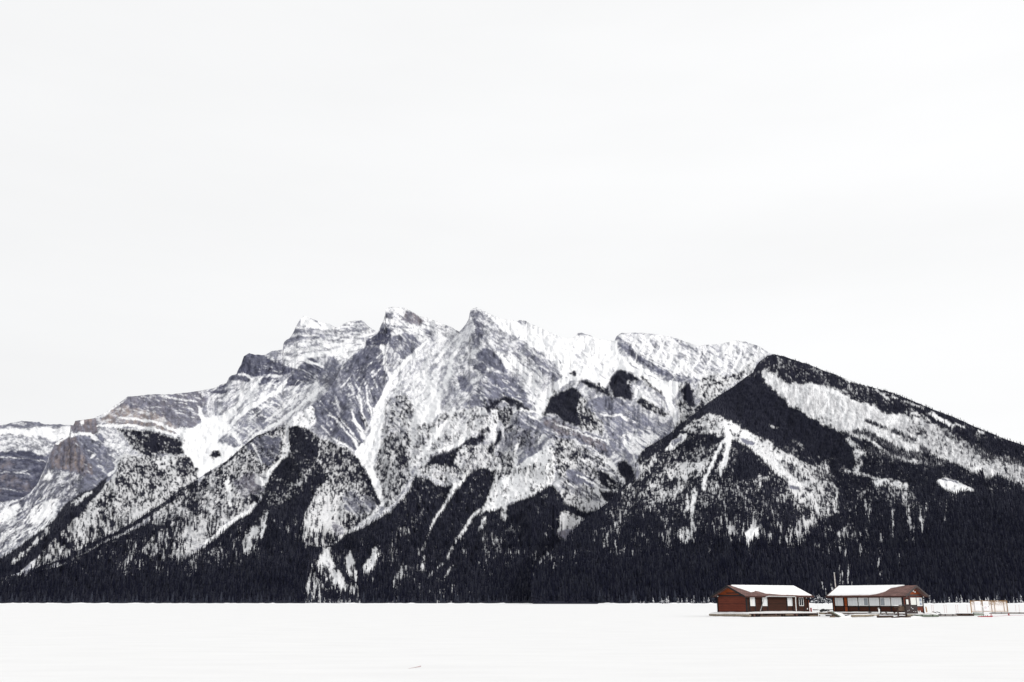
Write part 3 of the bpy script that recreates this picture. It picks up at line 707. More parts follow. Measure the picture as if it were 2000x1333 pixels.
cC.poly([(1002, 657), (1030, 668), (1070, 705), (1100, 735), (1092, 746), (1075, 735), (1040, 705), (1015, 682)], 1, .4, s=.42, d=.35, k='b')
cC.poly([(1000, 690), (1030, 720), (1068, 745), (1060, 750), (1020, 735), (995, 705)], s=.9, k='b')
cC.poly([(940, 604), (960, 614), (1052, 638), (1112, 661), (1124, 656), (1160, 658), (1204, 666), (1206, 700), (1192, 730), (1180, 765), (1150, 742), (1112, 740), (1085, 715), (1050, 680), (1010, 655), (985, 650), (965, 628)], s=.93, d=.05, k='e')
cC.poly([(1125, 660), (1150, 665), (1190, 710), (1185, 740), (1150, 720), (1130, 690)], s=.86, d=.15, k='b')
cC.poly([(1010, 627), (1025, 626), (1034, 633), (1015, 632)], 1, .3, s=.4)
cC.line([(1090, 705), (1093, 708)], 3, s=.0, d=1)
cC.poly([(1098, 735), (1114, 742), (1090, 765), (1068, 790), (1066, 815), (1052, 806), (1042, 792), (1062, 768), (1085, 750)], 1, .3, s=1)
# great chute
cC.poly([(735, 800), (741, 800), (747, 822), (742, 850), (741, 875), (728, 900), (727, 912), (738, 935), (749, 965), (751, 988), (744, 990), (735, 965), (724, 940), (712, 915), (697, 895), (694, 884), (712, 860), (724, 845), (731, 822)], 1, .3, s=1.1, f=0)
cC.poly([(728, 798), (745, 790), (775, 800), (765, 825), (750, 850), (742, 850), (735, 820)], s=.9, k='f')
# left flank of the ridge
cC.poly([(385, 945), (440, 903), (476, 872), (500, 855), (560, 825), (560, 838), (556, 890), (535, 912), (520, 940), (515, 965), (490, 992), (440, 1022), (400, 1062), (350, 1100), (310, 1108), (270, 1082), (290, 1040), (292, 1002), (350, 958)], f=.47, s=.72, d=.5, k='i')
cC.poly([(478, 866), (500, 856), (552, 850), (550, 880), (528, 912), (505, 900), (484, 878)], 1.5, .5, f=.16, s=.2, d=.55, k='b')
cC.line([(492, 868), (505, 890), (512, 905)], 5, 3, s=1, f=.05)
cC.poly([(450, 942), (468, 935), (500, 925), (520, 928), (514, 955), (500, 972), (480, 972), (462, 955)], 2, .6, f=.18, s=.25, w=.2, d=.45)
cC.poly([(440, 940), (450, 935), (452, 990), (445, 985)], 1, .4, f=.03, s=1)
cC.poly([(486, 968), (508, 972), (505, 985), (492, 990)], 1, .5, f=.97)
cC.line([(470, 876), (488, 862), (502, 854), (524, 846), (540, 838)], 4, 3, f=.95)
cC.line([(400, 930), (440, 906), (470, 878)], 5, 4, f=.8)
cC.line([(292, 1003), (262, 1024), (200, 1054), (166, 1072), (136, 1090), (60, 1118)], 9, 10, f=.97)
cC.line([(380, 945), (350, 962), (320, 985), (296, 1003)], 9, 8, f=.85)
cC.poly([(380, 948), (400, 935), (398, 975), (384, 1010), (372, 1000), (350, 990)], 2, .5, f=.8)
cC.poly([(560, 834), (566, 822), (580, 808), (600, 796), (612, 792), (616, 830), (604, 834), (590, 836)], s=.8, f=.08)
cC.line([(610, 796), (612, 828)], 3, 5, s=1)
# the dark spur and everything below it
cC.poly([(563, 837), (582, 834), (600, 836), (612, 846), (628, 862), (621, 880), (619, 902), (637, 918), (637, 938), (619, 956), (610, 976), (596, 1000), (593, 1030), (592, 1052), (601, 1068), (636, 1065), (654, 1062), (681, 1044), (720, 1026), (764, 1000), (775, 985),
         (800, 960), (808, 928), (816, 932), (828, 935), (838, 937), (850, 948), (870, 952), (892, 946), (910, 932), (930, 914), (944, 915), (976, 917), (978, 934), (966, 954), (952, 972), (944, 990), (955, 982), (990, 990), (1016, 977), (1040, 970), (1060, 956), (1080, 947), (1088, 960),
         (1100, 976), (1120, 990), (1150, 1000), (1200, 996), (1300, 1000), (1300, 1200), (-30, 1200), (-30, 1130), (60, 1122), (130, 1100), (200, 1062), (240, 1045), (290, 1022), (318, 1024), (320, 1032), (296, 1050), (275, 1075), (300, 1102), (345, 1102), (400, 1070), (450, 1026), (492, 1000), (510, 978), (520, 945), (535, 915), (560, 888), (567, 872)], 1, .3, f=.965, s=.95)
cC.poly([(230, 1180), (380, 1120), (500, 1100), (590, 1060), (610, 1085), (590, 1180)], 6, .5, f=.995)
cC.poly([(-20, 1150), (200, 1110), (400, 1110), (600, 1190), (-20, 1190)], 8, .5, f=.985)
cC.poly([(940, 1190), (1000, 1090), (1060, 1120), (1300, 1190)], 8, .5, f=.995)
cC.poly([(200, 1105), (310, 1085), (380, 1090), (375, 1125), (300, 1128), (210, 1115)], 5, .6, f=.88)
cC.poly([(97, 1104), (115, 1099), (120, 1104), (104, 1111)], 1, .5, f=.05)
cC.poly([(500, 925), (520, 940), (517, 950), (500, 945)], 1, .4, f=.1, s=1)
cC.line([(559, 834), (557, 850), (560, 870), (558, 888), (540, 906), (526, 922), (520, 938)], 4, 6, s=1, f=0)
cC.poly([(558, 868), (568, 864), (570, 880), (558, 895), (548, 900)], 1, .5, s=1, f=.05)
cC.poly([(548, 960), (580, 932), (600, 912), (608, 920), (590, 945), (565, 960)], 3, .8, f=.66)
cC.poly([(515, 965), (550, 950), (570, 965), (545, 1000), (520, 1005)], 4, .8, f=.78)
cC.poly([(500, 1015), (522, 1000), (526, 1000), (518, 1025), (510, 1052), (500, 1072), (480, 1088), (473, 1066), (480, 1045)], 1.5, .5, f=.42, s=1)
cC.line([(523, 1004), (516, 1028), (510, 1050)], 2, 7, f=.0, s=1)
cC.poly([(405, 1082), (420, 1070), (432, 1068), (428, 1082), (412, 1088)], 2, .5, f=.5)
cC.poly([(540, 1010), (580, 1005), (588, 1050), (545, 1080), (535, 1050)], 4, .6, f=.9)
cC.line([(498, 984), (488, 999), (470, 1010), (450, 1022), (425, 1040), (403, 1060)], 6, 9, s=1, f=.05)
# mixed ground right of the spur
cC.poly([(622, 862), (640, 860), (665, 872), (690, 886), (708, 915), (728, 950), (742, 985), (735, 1003), (705, 1020), (680, 1042), (652, 1060), (602, 1066), (593, 1050), (596, 1005), (612, 975), (620, 955), (637, 936), (634, 918), (620, 900)], 1, .4, f=.46, s=.85, k='i')
cC.poly([(628, 866), (655, 868), (695, 892), (722, 945), (738, 985), (725, 975), (700, 945), (665, 925), (640, 918), (622, 890)], 2, .5, f=.74)
cC.line([(695, 905), (712, 930), (728, 955), (740, 985)], 12, 8, f=.88)
cC.poly([(672, 965), (700, 955), (735, 975), (735, 998), (700, 1010), (675, 995)], 2, .6, f=.24, s=.35, d=.45, k='b')
cC.poly([(605, 985), (660, 945), (672, 965), (660, 1000), (640, 1030), (610, 1040), (600, 1020)], 2, .6, f=.3, s=.95)
cC.poly([(650, 1020), (665, 1030), (680, 1040), (665, 1048), (650, 1040)], 1.5, .5, f=.1, s=.35, w=.2)
cC.line([(738, 992), (715, 1022), (682, 1040), (664, 1052)], 5, 4, f=.15, s=.95)
# right of the chute
cC.poly([(742, 860), (765, 845), (790, 840), (820, 850), (810, 900), (800, 930), (770, 985), (753, 990), (746, 950), (728, 915)], f=.44, s=.72, d=.5, k='f')
cC.poly([(755, 780), (790, 770), (810, 800), (800, 840), (790, 850), (765, 840), (742, 850), (750, 815)], f=.28, s=.6, d=.35, k='b')
cC.poly([(760, 845), (778, 842), (785, 860), (782, 878), (765, 880), (752, 870)], 2, .7, f=.7)
cC.poly([(770, 885), (790, 872), (795, 905), (770, 915)], 2, .7, f=.7)
cC.poly([(800, 835), (830, 830), (860, 825), (900, 800), (950, 798), (960, 830), (920, 850), (880, 870), (850, 885), (825, 905), (800, 920), (800, 880)], s=.74, f=.14, k='i')
for x, y, r in ((858, 818, 12), (832, 862, 12), (864, 855, 9), (848, 876, 8), (810, 880, 10), (902, 812, 10), (910, 825, 12), (935, 818, 8)):
    cC.poly([(x - r, y + r * .6), (x, y - r), (x + r, y - r * .6), (x + r * .3, y + r)], 5, 1.3, s=.6, f=.4, d=.3)
cC.line([(885, 800), (868, 830), (845, 860), (828, 885)], 7, 6, s=1, f=0)
cC.poly([(855, 880), (890, 865), (910, 850), (905, 865), (880, 878), (860, 885)], 1, .3, s=1, f=0)
cC.poly([(840, 905), (860, 895), (895, 875), (920, 865), (960, 870), (975, 900), (960, 925), (940, 912), (915, 925), (890, 945), (870, 948), (845, 935), (825, 930), (812, 915), (828, 908)], f=.26, s=.7, k='i')
cC.poly([(829, 906), (850, 893), (880, 880), (900, 869), (899, 878), (886, 893), (887, 905), (872, 913), (852, 910), (840, 909)], 1.4, .6, halo=8, f=.98)
cC.poly([(900, 868), (918, 855), (945, 848), (948, 858), (935, 868), (910, 870)], 1.5, .5, f=.88)
cC.poly([(930, 838), (955, 832), (962, 840), (940, 850)], 1.5, .6, f=.7)
cC.poly([(966, 843), (978, 842), (978, 858), (972, 870), (962, 885), (954, 882), (958, 868), (966, 860)], 1, .4, f=.93)
cC.poly([(975, 878), (990, 895), (980, 902), (974, 890)], 1, .5, f=.9)
cC.poly([(945, 800), (955, 792), (975, 777), (990, 775), (1010, 783), (1033, 795), (1034, 802), (1018, 796), (998, 789), (980, 784), (965, 793), (955, 802)], 1.4, .6, halo=8, f=1)
cC.poly([(970, 800), (1000, 796), (1005, 812), (990, 828), (980, 832), (974, 816)], 1.5, .6, f=.72, s=.9)
cC.poly([(960, 800), (972, 798), (970, 850), (964, 880), (958, 850)], 1.5, .4, s=.95, f=.08)
cC.poly([(980, 835), (1030, 830), (1060, 840), (1050, 870), (1010, 880), (985, 870)], s=.38, f=.3, d=.35)
cC.poly([(982, 880), (1010, 882), (1000, 920), (978, 935), (976, 915)], s=.7, f=.42)
# spur with the grey crest
cC.poly([(1004, 808), (1015, 800), (1035, 802), (1050, 815), (1085, 815), (1130, 838), (1180, 858), (1196, 885), (1190, 900), (1160, 880), (1120, 858), (1085, 860), (1050, 842), (1005, 838), (1000, 820)], s=.24, f=.08, d=.3, k='b')
cC.line([(1004, 806), (1020, 800), (1045, 803), (1060, 812)], 4, 3, s=1, f=.1)
cC.line([(1034, 812), (1045, 818), (1060, 815)], 4, s=.95)
cC.poly([(1062, 822), (1085, 820), (1110, 830), (1150, 850), (1184, 866), (1186, 884), (1160, 872), (1120, 852), (1090, 850)], 2, .5, w=.42, s=.08, f=.12, d=.25, k='v')
cC.line([(1088, 830), (1125, 840), (1160, 856), (1188, 862)], 2, 3, s=.9)
cC.line([(1130, 868), (1155, 872), (1185, 898)], 2.5, s=.85)
cC.poly([(1078, 862), (1110, 858), (1150, 878), (1190, 905), (1225, 935), (1236, 962), (1205, 995), (1170, 985), (1130, 975), (1095, 950), (1083, 910)], f=.3, s=.52, d=.45, k='b')
cC.poly([(1084, 860), (1110, 862), (1130, 890), (1120, 920), (1095, 930), (1084, 900)], 2, .6, f=.5, s=.8)
cC.poly([(1100, 920), (1130, 920), (1165, 945), (1150, 950), (1120, 945)], 1.5, .5, f=.05, s=.15, d=.4)
cC.poly([(1165, 920), (1185, 925), (1202, 942), (1202, 955), (1190, 955), (1175, 945)], 1, .4, f=1)
cC.poly([(1205, 905), (1222, 903), (1234, 915), (1242, 932), (1240, 945), (1222, 945), (1210, 928)], 1, .4, f=1)
cC.poly([(1172, 958), (1195, 965), (1215, 965), (1205, 985), (1180, 978)], 1, .4, f=.97)
cC.line([(1180, 895), (1192, 905), (1205, 925), (1218, 940), (1222, 955)], 8, 7, s=.95, f=.15)
cC.line([(1130, 930), (1165, 948), (1190, 960)], 2, 4, s=.95, f=.1)
cC.line([(1165, 950), (1175, 975), (1190, 992)], 7, 5, s=.95, f=.2)
cC.poly([(1078, 868), (1082, 900), (1084, 935), (1070, 950), (1050, 962), (1030, 972), (1000, 980), (975, 992), (948, 1000), (938, 1010), (950, 985), (966, 962), (985, 935), (1005, 910), (1035, 892)], 1, .4, f=.1, s=.97)
cC.poly([(1010, 915), (1055, 905), (1075, 925), (1050, 935), (1015, 935)], 2, .6, f=.3)
cC.poly([(1000, 895), (1020, 885), (1065, 862), (1060, 880), (1030, 895), (1010, 905)], 1.5, .5, s=.2, f=.05, d=.3)
cC.line([(1012, 870), (1008, 890), (1000, 915)], 6, s=.95, f=.1)
cC.poly([(1090, 955), (1120, 965), (1150, 978), (1180, 985), (1196, 998), (1180, 1005), (1140, 1000), (1105, 985)], 2, .5, f=.35, s=.85)
# right half: islands of trees, slabs, the striped summit slope
cC.poly([(1142, 790), (1180, 775), (1200, 774), (1225, 790), (1290, 828), (1316, 835), (1305, 855), (1270, 875), (1245, 895), (1232, 905), (1210, 895), (1190, 875), (1190, 850), (1170, 830), (1145, 812)], s=.26, f=.02, d=.25, k='b')
cC.poly([(1150, 785), (1175, 777), (1200, 782), (1220, 800), (1210, 810), (1170, 802)], s=.14, d=.25)
cC.line([(1152, 806), (1180, 810), (1212, 812), (1224, 822)], 3, 4, s=1)
cC.line([(1219, 852), (1222, 868), (1236, 886), (1242, 900)], 5, 4, s=1)
cC.poly([(1225, 845), (1260, 850), (1290, 850), (1265, 880), (1245, 890), (1230, 870)], s=.75, k='b')
cC.poly([(1063, 812), (1066, 795), (1075, 778), (1095, 766), (1118, 758), (1128, 763), (1137, 775), (1130, 790), (1134, 805), (1138, 825), (1132, 836), (1118, 828), (1098, 820), (1080, 812)], 1.4, .6, halo=8, f=.99)
cC.poly([(1130, 775), (1140, 778), (1150, 798), (1170, 815), (1184, 832), (1182, 848), (1160, 845), (1136, 838), (1130, 810)], 2, .6, f=.52, s=.85)
cC.poly([(1135, 746), (1150, 748), (1170, 756), (1182, 766), (1194, 776), (1180, 772), (1160, 760), (1140, 752)], 1.4, .6, halo=8, f=1)
cC.poly([(1110, 725), (1122, 724), (1124, 734), (1116, 732)], 1.5, .5, f=.6)
cC.poly([(1187, 750), (1190, 738), (1202, 727), (1214, 720), (1226, 725), (1240, 733), (1251, 742), (1243, 745), (1230, 742), (1220, 744), (1224, 752), (1233, 772), (1232, 784), (1216, 779), (1200, 774), (1190, 764)], 1.4, .6, halo=8, f=1)
cC.line([(1256, 738), (1270, 752), (1290, 766), (1296, 772)], 6, 5, f=.75)
cC.poly([(1242, 782), (1255, 778), (1275, 792), (1300, 806), (1310, 815), (1290, 812), (1262, 798)], 1.5, .5, f=.68, s=.7)
cC.poly([(1200, 690), (1230, 700), (1290, 740), (1330, 745), (1335, 760), (1312, 780), (1300, 775), (1260, 745), (1225, 720), (1200, 720)], s=.96, d=.1, k='b')
cC.poly([(1235, 750), (1260, 760), (1295, 785), (1300, 805), (1270, 790), (1240, 775)], s=.7, d=.25, k='b')
cC.line([(1300, 765), (1307, 785), (1312, 805), (1322, 836)], 14, 5, s=1.1, f=0)
cC.poly([(1205, 652), (1280, 651), (1364, 674), (1440, 664), (1505, 690), (1480, 712), (1440, 740), (1390, 745), (1340, 742), (1290, 722), (1250, 695), (1218, 670)], s=.66, d=.2, k='b')
cC.poly([(1203, 662), (1209, 655), (1218, 665), (1232, 680), (1250, 695), (1275, 712), (1300, 725), (1330, 735), (1330, 748), (1300, 738), (1270, 722), (1240, 702), (1220, 686), (1206, 672)], 1, .4, s=.25, d=.38, k='b')
cC.line([(1245, 690), (1290, 712), (1330, 735), (1370, 744)], 2, 3, s=.15, d=.6)
cC.line([(1230, 710), (1262, 732), (1282, 740)], 2, 2, s=.3, d=.4)
cC.poly([(1330, 740), (1370, 743), (1368, 748), (1340, 750)], 1, .4, s=.3, d=.4)
for p in ([(1275, 655), (1255, 690)], [(1325, 670), (1305, 715)], [(1345, 680), (1340, 730)], [(1425, 675), (1415, 720)], [(1455, 672), (1440, 710)], [(1300, 660), (1285, 700)]):
    cC.line(p, 3, 8, s=.99, k='f')
cC.poly([(1368, 690), (1384, 688), (1386, 700), (1378, 722), (1364, 715)], 2, .8, s=.4, d=.55, k='e')
cC.poly([(1446, 686), (1462, 682), (1470, 695), (1468, 705), (1450, 700), (1440, 712)], 2, .8, s=.42, d=.6)
cC.line([(1318, 664), (1340, 676), (1360, 688)], 2.5, 3, s=.3, d=.4)
cC.poly([(1334, 762), (1344, 751), (1352, 762), (1357, 785), (1354, 795), (1342, 786), (1334, 776)], 1.4, .6, halo=8, f=1)
cC.poly([(1320, 780), (1345, 790), (1360, 795), (1375, 778), (1390, 785), (1370, 810), (1335, 840), (1315, 845), (1325, 815)], 1.5, .6, f=.62, s=.9)
cC.poly([(1372, 736), (1400, 726), (1415, 735), (1440, 732), (1465, 705), (1485, 700), (1470, 725), (1440, 745), (1405, 772), (1385, 790), (1360, 770)], 2, .7, f=.36, s=.9)
# gullies, clearings and openings in the lower forest
for p, a_, b_, f_ in (([(889, 950), (878, 972), (864, 994), (850, 1012), (842, 1030), (834, 1055), (824, 1075)], 8, 3, .05), ([(975, 912), (960, 960), (948, 990), (932, 1000), (915, 1022), (900, 1040), (892, 1052), (882, 1072), (874, 1092), (858, 1108), (842, 1124), (836, 1132)], 9, 4, .2),
                      ([(948, 1014), (942, 1028), (935, 1036)], 7, 5, .1), ([(985, 990), (984, 1014)], 12, 6, .2), ([(828, 1085), (829, 1100), (824, 1115)], 4, 9, .3), ([(886, 1106), (878, 1116), (872, 1128)], 5, 4, .15), ([(908, 1078), (906, 1096)], 9, 7, .7),
                      ([(820, 1060), (818, 1085)], 3, 3, .3), ([(915, 925), (895, 950)], 3, 8, .1)):
    cC.line(p, a_, b_, f=f_, s=1)
cC.poly([(1085, 1012), (1105, 998), (1125, 1004), (1143, 1018), (1142, 1035), (1128, 1058), (1112, 1060), (1090, 1050), (1080, 1042), (1095, 1030)], 1.5, .5, f=.3, s=.9)
cC.poly([(1084, 1045), (1105, 1034), (1132, 1034), (1128, 1056), (1112, 1058), (1095, 1054)], 1, .4, f=.04, s=.1, w=.3, d=.25, k='v')
cC.poly([(1052, 1100), (1065, 1080), (1085, 1068), (1092, 1085), (1082, 1108), (1066, 1116)], 2, .6, f=.5, s=1)
cC.poly([(1060, 1000), (1085, 1005), (1080, 1050), (1065, 1060)], 3, .5, f=.82)
cC.poly([(594, 1184), (600, 1150), (606, 1125), (598, 1110), (612, 1092), (622, 1082), (636, 1070), (652, 1064), (646, 1080), (654, 1105), (670, 1124), (690, 1136), (700, 1152), (704, 1165), (702, 1184)], 1.5, .5, f=.4, s=1)
cC.poly([(620, 1086), (645, 1072), (646, 1085), (654, 1108), (645, 1120), (630, 1105)], 1.5, .5, f=.12)
cC.poly([(625, 1130), (650, 1122), (685, 1140), (700, 1158), (685, 1160), (650, 1145)], 2, .5, f=.2)
cC.poly([(628, 1154), (660, 1150), (696, 1164), (697, 1180), (628, 1180)], 1.5, .4, f=.9)
cC.poly([(640, 1096), (646, 1094), (646, 1112), (641, 1110)], 1, .5, f=.05, s=.3, w=.3)
cC.poly([(684, 1074), (690, 1094), (699, 1118), (698, 1136), (689, 1136), (676, 1118), (678, 1092)], 1, .4, f=.18)
cC.poly([(735, 1066), (741, 1084), (732, 1112), (718, 1122), (707, 1116), (714, 1096), (725, 1088), (729, 1074)], 1, .4, f=.16)
cC.poly([(788, 1108), (786, 1140), (772, 1150), (766, 1134), (778, 1122)], 1.5, .5, f=.42)
cC.poly([(700, 1070), (730, 1060), (760, 1080), (740, 1130), (700, 1140)], 5, .5, f=.9) if False else None
cC.poly([(770, 1010), (830, 1000), (840, 1060), (790, 1080)], 8, .5, f=.91)
silD = [(1040, 1120), (1058, 1098), (1080, 1075), (1105, 1056), (1130, 1026), (1145, 1012), (1165, 998), (1185, 984), (1204, 965), (1218, 948), (1240, 930), (1242, 905), (1252, 885), (1262, 875), (1290, 859), (1310, 846), (1330, 828), (1352, 812), (1370, 797), (1390, 782), (1412, 768), (1432, 756), (1450, 742), (1470, 728),
        (1478, 713), (1488, 703), (1500, 695), (1512, 692), (1530, 696), (1550, 703), (1580, 712), (1600, 721), (1630, 731), (1660, 743), (1700, 756), (1740, 766), (1780, 782), (1820, 799), (1860, 814), (1900, 832), (1940, 848), (1970, 860), (2010, 874), (2120, 915), (2260, 962)]
cC.streaks([(612, 800), (640, 768), (700, 790), (712, 850), (700, 890), (640, 850)], 48, 30, 14, 1.2, 21, 8, s=.9)
cC.streaks([(612, 800), (640, 768), (700, 790), (712, 850), (700, 890), (640, 850)], 50, 30, 18, 1.5, 22, 8, s=.05, d=.6)
cC.streaks([(650, 760), (740, 740), (740, 800), (710, 830), (690, 790)], 66, 20, 18, 1.2, 23, 8, s=.85)
cC.streaks([(650, 750), (700, 690), (760, 690), (755, 740), (700, 780)], -55, 30, 14, 1.5, 24, 12, s=.7)
cC.streaks([(650, 750), (700, 690), (760, 690), (755, 740), (700, 780)], -45, 24, 12, 1.6, 25, 14, s=.04, d=.75)
cC.streaks([(756, 604), (850, 628), (890, 650), (830, 662), (760, 650)], 14, 30, 22, 1.5, 26, 10, s=.3, d=.45)
cC.streaks([(715, 672), (745, 640), (765, 645), (750, 676)], -12, 12, 16, 1.1, 27, 8, s=.45)
cC.streaks([(770, 660), (815, 662), (822, 692), (785, 705)], 35, 14, 14, 1.2, 28, 10, s=.6)
cC.streaks([(765, 745), (800, 700), (870, 668), (905, 650), (860, 760), (840, 820), (760, 830)], -52, 90, 30, 1.4, 29, 7, s=.5, d=.3)
cC.streaks([(765, 745), (800, 700), (870, 668), (905, 650), (860, 760), (840, 820), (760, 830)], -52, 34, 34, 1.5, 30, 7, s=1)
cC.streaks([(895, 665), (920, 640), (925, 690), (900, 740), (870, 780), (860, 740)], -62, 26, 24, 1.5, 31, 8, s=.42, d=.35)
cC.streaks([(935, 610), (960, 620), (1000, 690), (980, 720), (945, 670)], 52, 34, 14, 1.6, 32, 16, s=.3, d=.4)
cC.streaks([(918, 610), (940, 612), (945, 665), (928, 675)], 70, 14, 14, 1.6, 33, 14, s=.1, d=.6)
cC.streaks([(905, 800), (950, 735), (1000, 735), (1050, 790), (1000, 785)], 30, 34, 14, 1.3, 34, 8, s=.92)
cC.streaks([(990, 670), (1060, 740), (1060, 790), (1000, 735)], 42, 36, 20, 1.4, 35, 8, s=.4, d=.35)
cC.streaks([(1005, 660), (1100, 736), (1080, 745), (1010, 685)], 40, 26, 18, 1.4, 36, 8, s=.2, d=.45)
cC.streaks([(935, 690), (965, 688), (992, 728), (950, 715)], 78, 12, 14, 1.1, 37, 6, s=.3, d=.7)
cC.streaks([(960, 620), (1110, 664), (1200, 670), (1185, 740), (1100, 730)], 55, 60, 26, 1.4, 38, 10, s=.78)
cC.streaks([(1120, 665), (1190, 720), (1185, 760), (1125, 720)], 36, 30, 18, 1.3, 39, 8, s=.6, d=.3)
cC.streaks([(1220, 656), (1360, 676), (1440, 670), (1490, 690), (1430, 735), (1330, 738), (1250, 690)], 33, 110, 18, 1.3, 40, 7, s=.4, d=.35)
cC.streaks([(1220, 656), (1360, 676), (1440, 670), (1490, 690), (1430, 735), (1330, 738), (1250, 690)], -62, 26, 34, 1.8, 41, 7, s=1)
cC.streaks([(1206, 660), (1250, 695), (1330, 738), (1300, 738), (1230, 692)], 36, 26, 20, 1.3, 42, 5, s=.08, d=.6)
cC.streaks([(1145, 790), (1225, 785), (1310, 835), (1240, 895), (1190, 860)], 30, 40, 20, 1.2, 43, 10, s=.7)
cC.streaks([(1145, 790), (1225, 785), (1310, 835), (1240, 895), (1190, 860)], 34, 30, 16, 1.3, 44, 10, s=.08, d=.4)
cC.streaks([(1005, 810), (1085, 820), (1190, 870), (1180, 895), (1085, 855), (1010, 835)], 26, 40, 18, 1.3, 45, 9, s=.6)
cC.streaks([(1085, 865), (1190, 905), (1225, 950), (1150, 975), (1090, 930)], 36, 70, 14, 1.5, 46, 9, s=.95, f=.02)
cC.streaks([(755, 780), (800, 775), (805, 840), (750, 840)], 40, 24, 16, 1.4, 47, 9, s=.92)
# hide what the right mountain covers
fC = cC.finish()
build_slope('central_mountain', C, fC, -240, 1590, nrows=320)

# ---- the forested right mountain
D_ = Slope(silD, [(1040, 1750), (1400, 1650), (2020, 1500)], 5.2,
           [([(1395, 812), (1430, 860), (1450, 950), (1460, 1050)], -230), ([(1250, 890), (1205, 965), (1105, 1056)], -60), ([(1500, 840), (1600, 900), (1640, 970), (1650, 1080)], 170),
            ([(1415, 780), (1440, 815), (1480, 845)], 120), ([(1560, 740), (1700, 800), (1900, 880)], -30), ([(1820, 940), (1860, 1000)], -60), ([(1290, 870), (1330, 900)], 50)], .75, jag=1.0)
cD = Cover(.96, .975, 'v')
cD.poly([(1560, 960), (1700, 960), (1860, 980), (1850, 1060), (1700, 1090), (1580, 1080)], 12, .5, f=.90)
cD.poly([(1480, 1190), (1500, 1070), (1700, 1080), (1850, 1000), (2030, 940), (2030, 1190)], 20, .5, f=.985)
cD.poly([(1050, 1190), (1060, 1120), (1200, 1090), (1480, 1080), (1500, 1190)], 15, .5, f=.99)
cD.poly([(1240, 920), (1290, 880), (1420, 860), (1480, 900), (1600, 1000), (1660, 1060), (1600, 1070), (1400, 1060), (1150, 1080), (1140, 1040), (1200, 980)], 8, .5, f=.80)
cD.poly([(1440, 880), (1475, 890), (1520, 945), (1480, 950), (1430, 930)], 3, .4, f=.985)
cD.poly([(1370, 800), (1440, 750), (1490, 735), (1540, 790), (1600, 830), (1655, 860), (1660, 900), (1600, 890), (1500, 850), (1420, 810)], 3, .4, f=.995)
cD.poly([(1486, 700), (1530, 697), (1600, 722), (1700, 757), (1780, 783), (1830, 810), (1780, 805), (1700, 790), (1640, 763), (1560, 742), (1500, 725)], 2, .4, f=.93)
# the burnt swath
swath = [(1484, 722), (1500, 724), (1520, 736), (1560, 746), (1600, 754), (1640, 764), (1680, 782), (1720, 798), (1760, 810), (1800, 824), (1850, 845), (1890, 872), (1930, 890), (2020, 925), (2020, 950), (1960, 937), (1900, 917), (1860, 902), (1820, 892), (1780, 884), (1740, 872), (1700, 860), (1660, 845), (1640, 840), (1600, 822), (1560, 802), (1535, 785), (1508, 758), (1490, 738)]
cD.poly(swath, 3, .9, halo=6, f=.0, s=1, t=.62)
cD.poly([(1600, 756), (1640, 766), (1680, 784), (1720, 800), (1700, 800), (1660, 780), (1610, 766)], 3, .5, t=.15)
cD.poly([(1780, 822), (1860, 850), (1900, 880), (1880, 890), (1820, 865), (1770, 840)], 3, .6, f=.35, t=.7)
cD.poly([(1800, 830), (1860, 850), (1930, 888), (2020, 925), (2020, 952), (1900, 915), (1820, 885)], 10, .8, t=1.0, f=.14)
cD.poly([(1870, 870), (1930, 885), (2020, 920), (2020, 935), (1940, 915), (1890, 895)], 4, .6, f=.3, t=.6)
for p, a_, b_, f_ in (([(1690, 822), (1720, 832), (1755, 845), (1790, 862)], 5, 9, .8), ([(1670, 843), (1700, 850), (1720, 862), (1760, 880), (1800, 898)], 9, 12, .8), ([(1700, 880), (1760, 895), (1840, 905)], 14, 14, .85), ([(1800, 875), (1812, 884)], 12, 12, .8),
                      ([(1850, 850), (1880, 862), (1910, 880)], 12, 10, .6), ([(1605, 815), (1622, 820)], 4, 3, .5), ([(1920, 890), (1990, 905)], 10, 14, .6), ([(1760, 855), (1800, 868)], 6, 6, .5)):
    cD.line(p, a_, b_, feather=2.5, f=f_, t=.7)
for p, a_, b_, f_ in (([(1655, 858), (1672, 874), (1690, 886)], 10, 10, .35), ([(1672, 885), (1678, 905), (1670, 925)], 14, 10, .35), ([(1650, 922), (1700, 930), (1720, 938)], 5, 4, .3), ([(1560, 800), (1590, 815), (1640, 838), (1700, 862), (1740, 890), (1790, 905)], 6, 5, .2),
                      ([(1646, 739), (1668, 746), (1690, 755)], 5, 4, .12), ([(1712, 762), (1728, 772), (1735, 780)], 5, 4, .35), ([(1743, 774), (1754, 779)], 4, 3, .05), ([(1770, 784), (1800, 797)], 4, 4, .3), ([(1820, 808), (1836, 822), (1862, 832)], 9, 8, .12), ([(1866, 828), (1884, 834)], 4, 3, .2),
                      ([(1910, 840), (1922, 845)], 4, 3, .2), ([(1770, 806), (1800, 812), (1812, 822)], 6, 5, .3), ([(1505, 830), (1520, 838)], 4, 3, .5), ([(1552, 858), (1572, 874)], 9, 6, .6), ([(1785, 900), (1810, 905)], 7, 6, .25)):
    cD.line(p, a_, b_, f=f_, s=1)
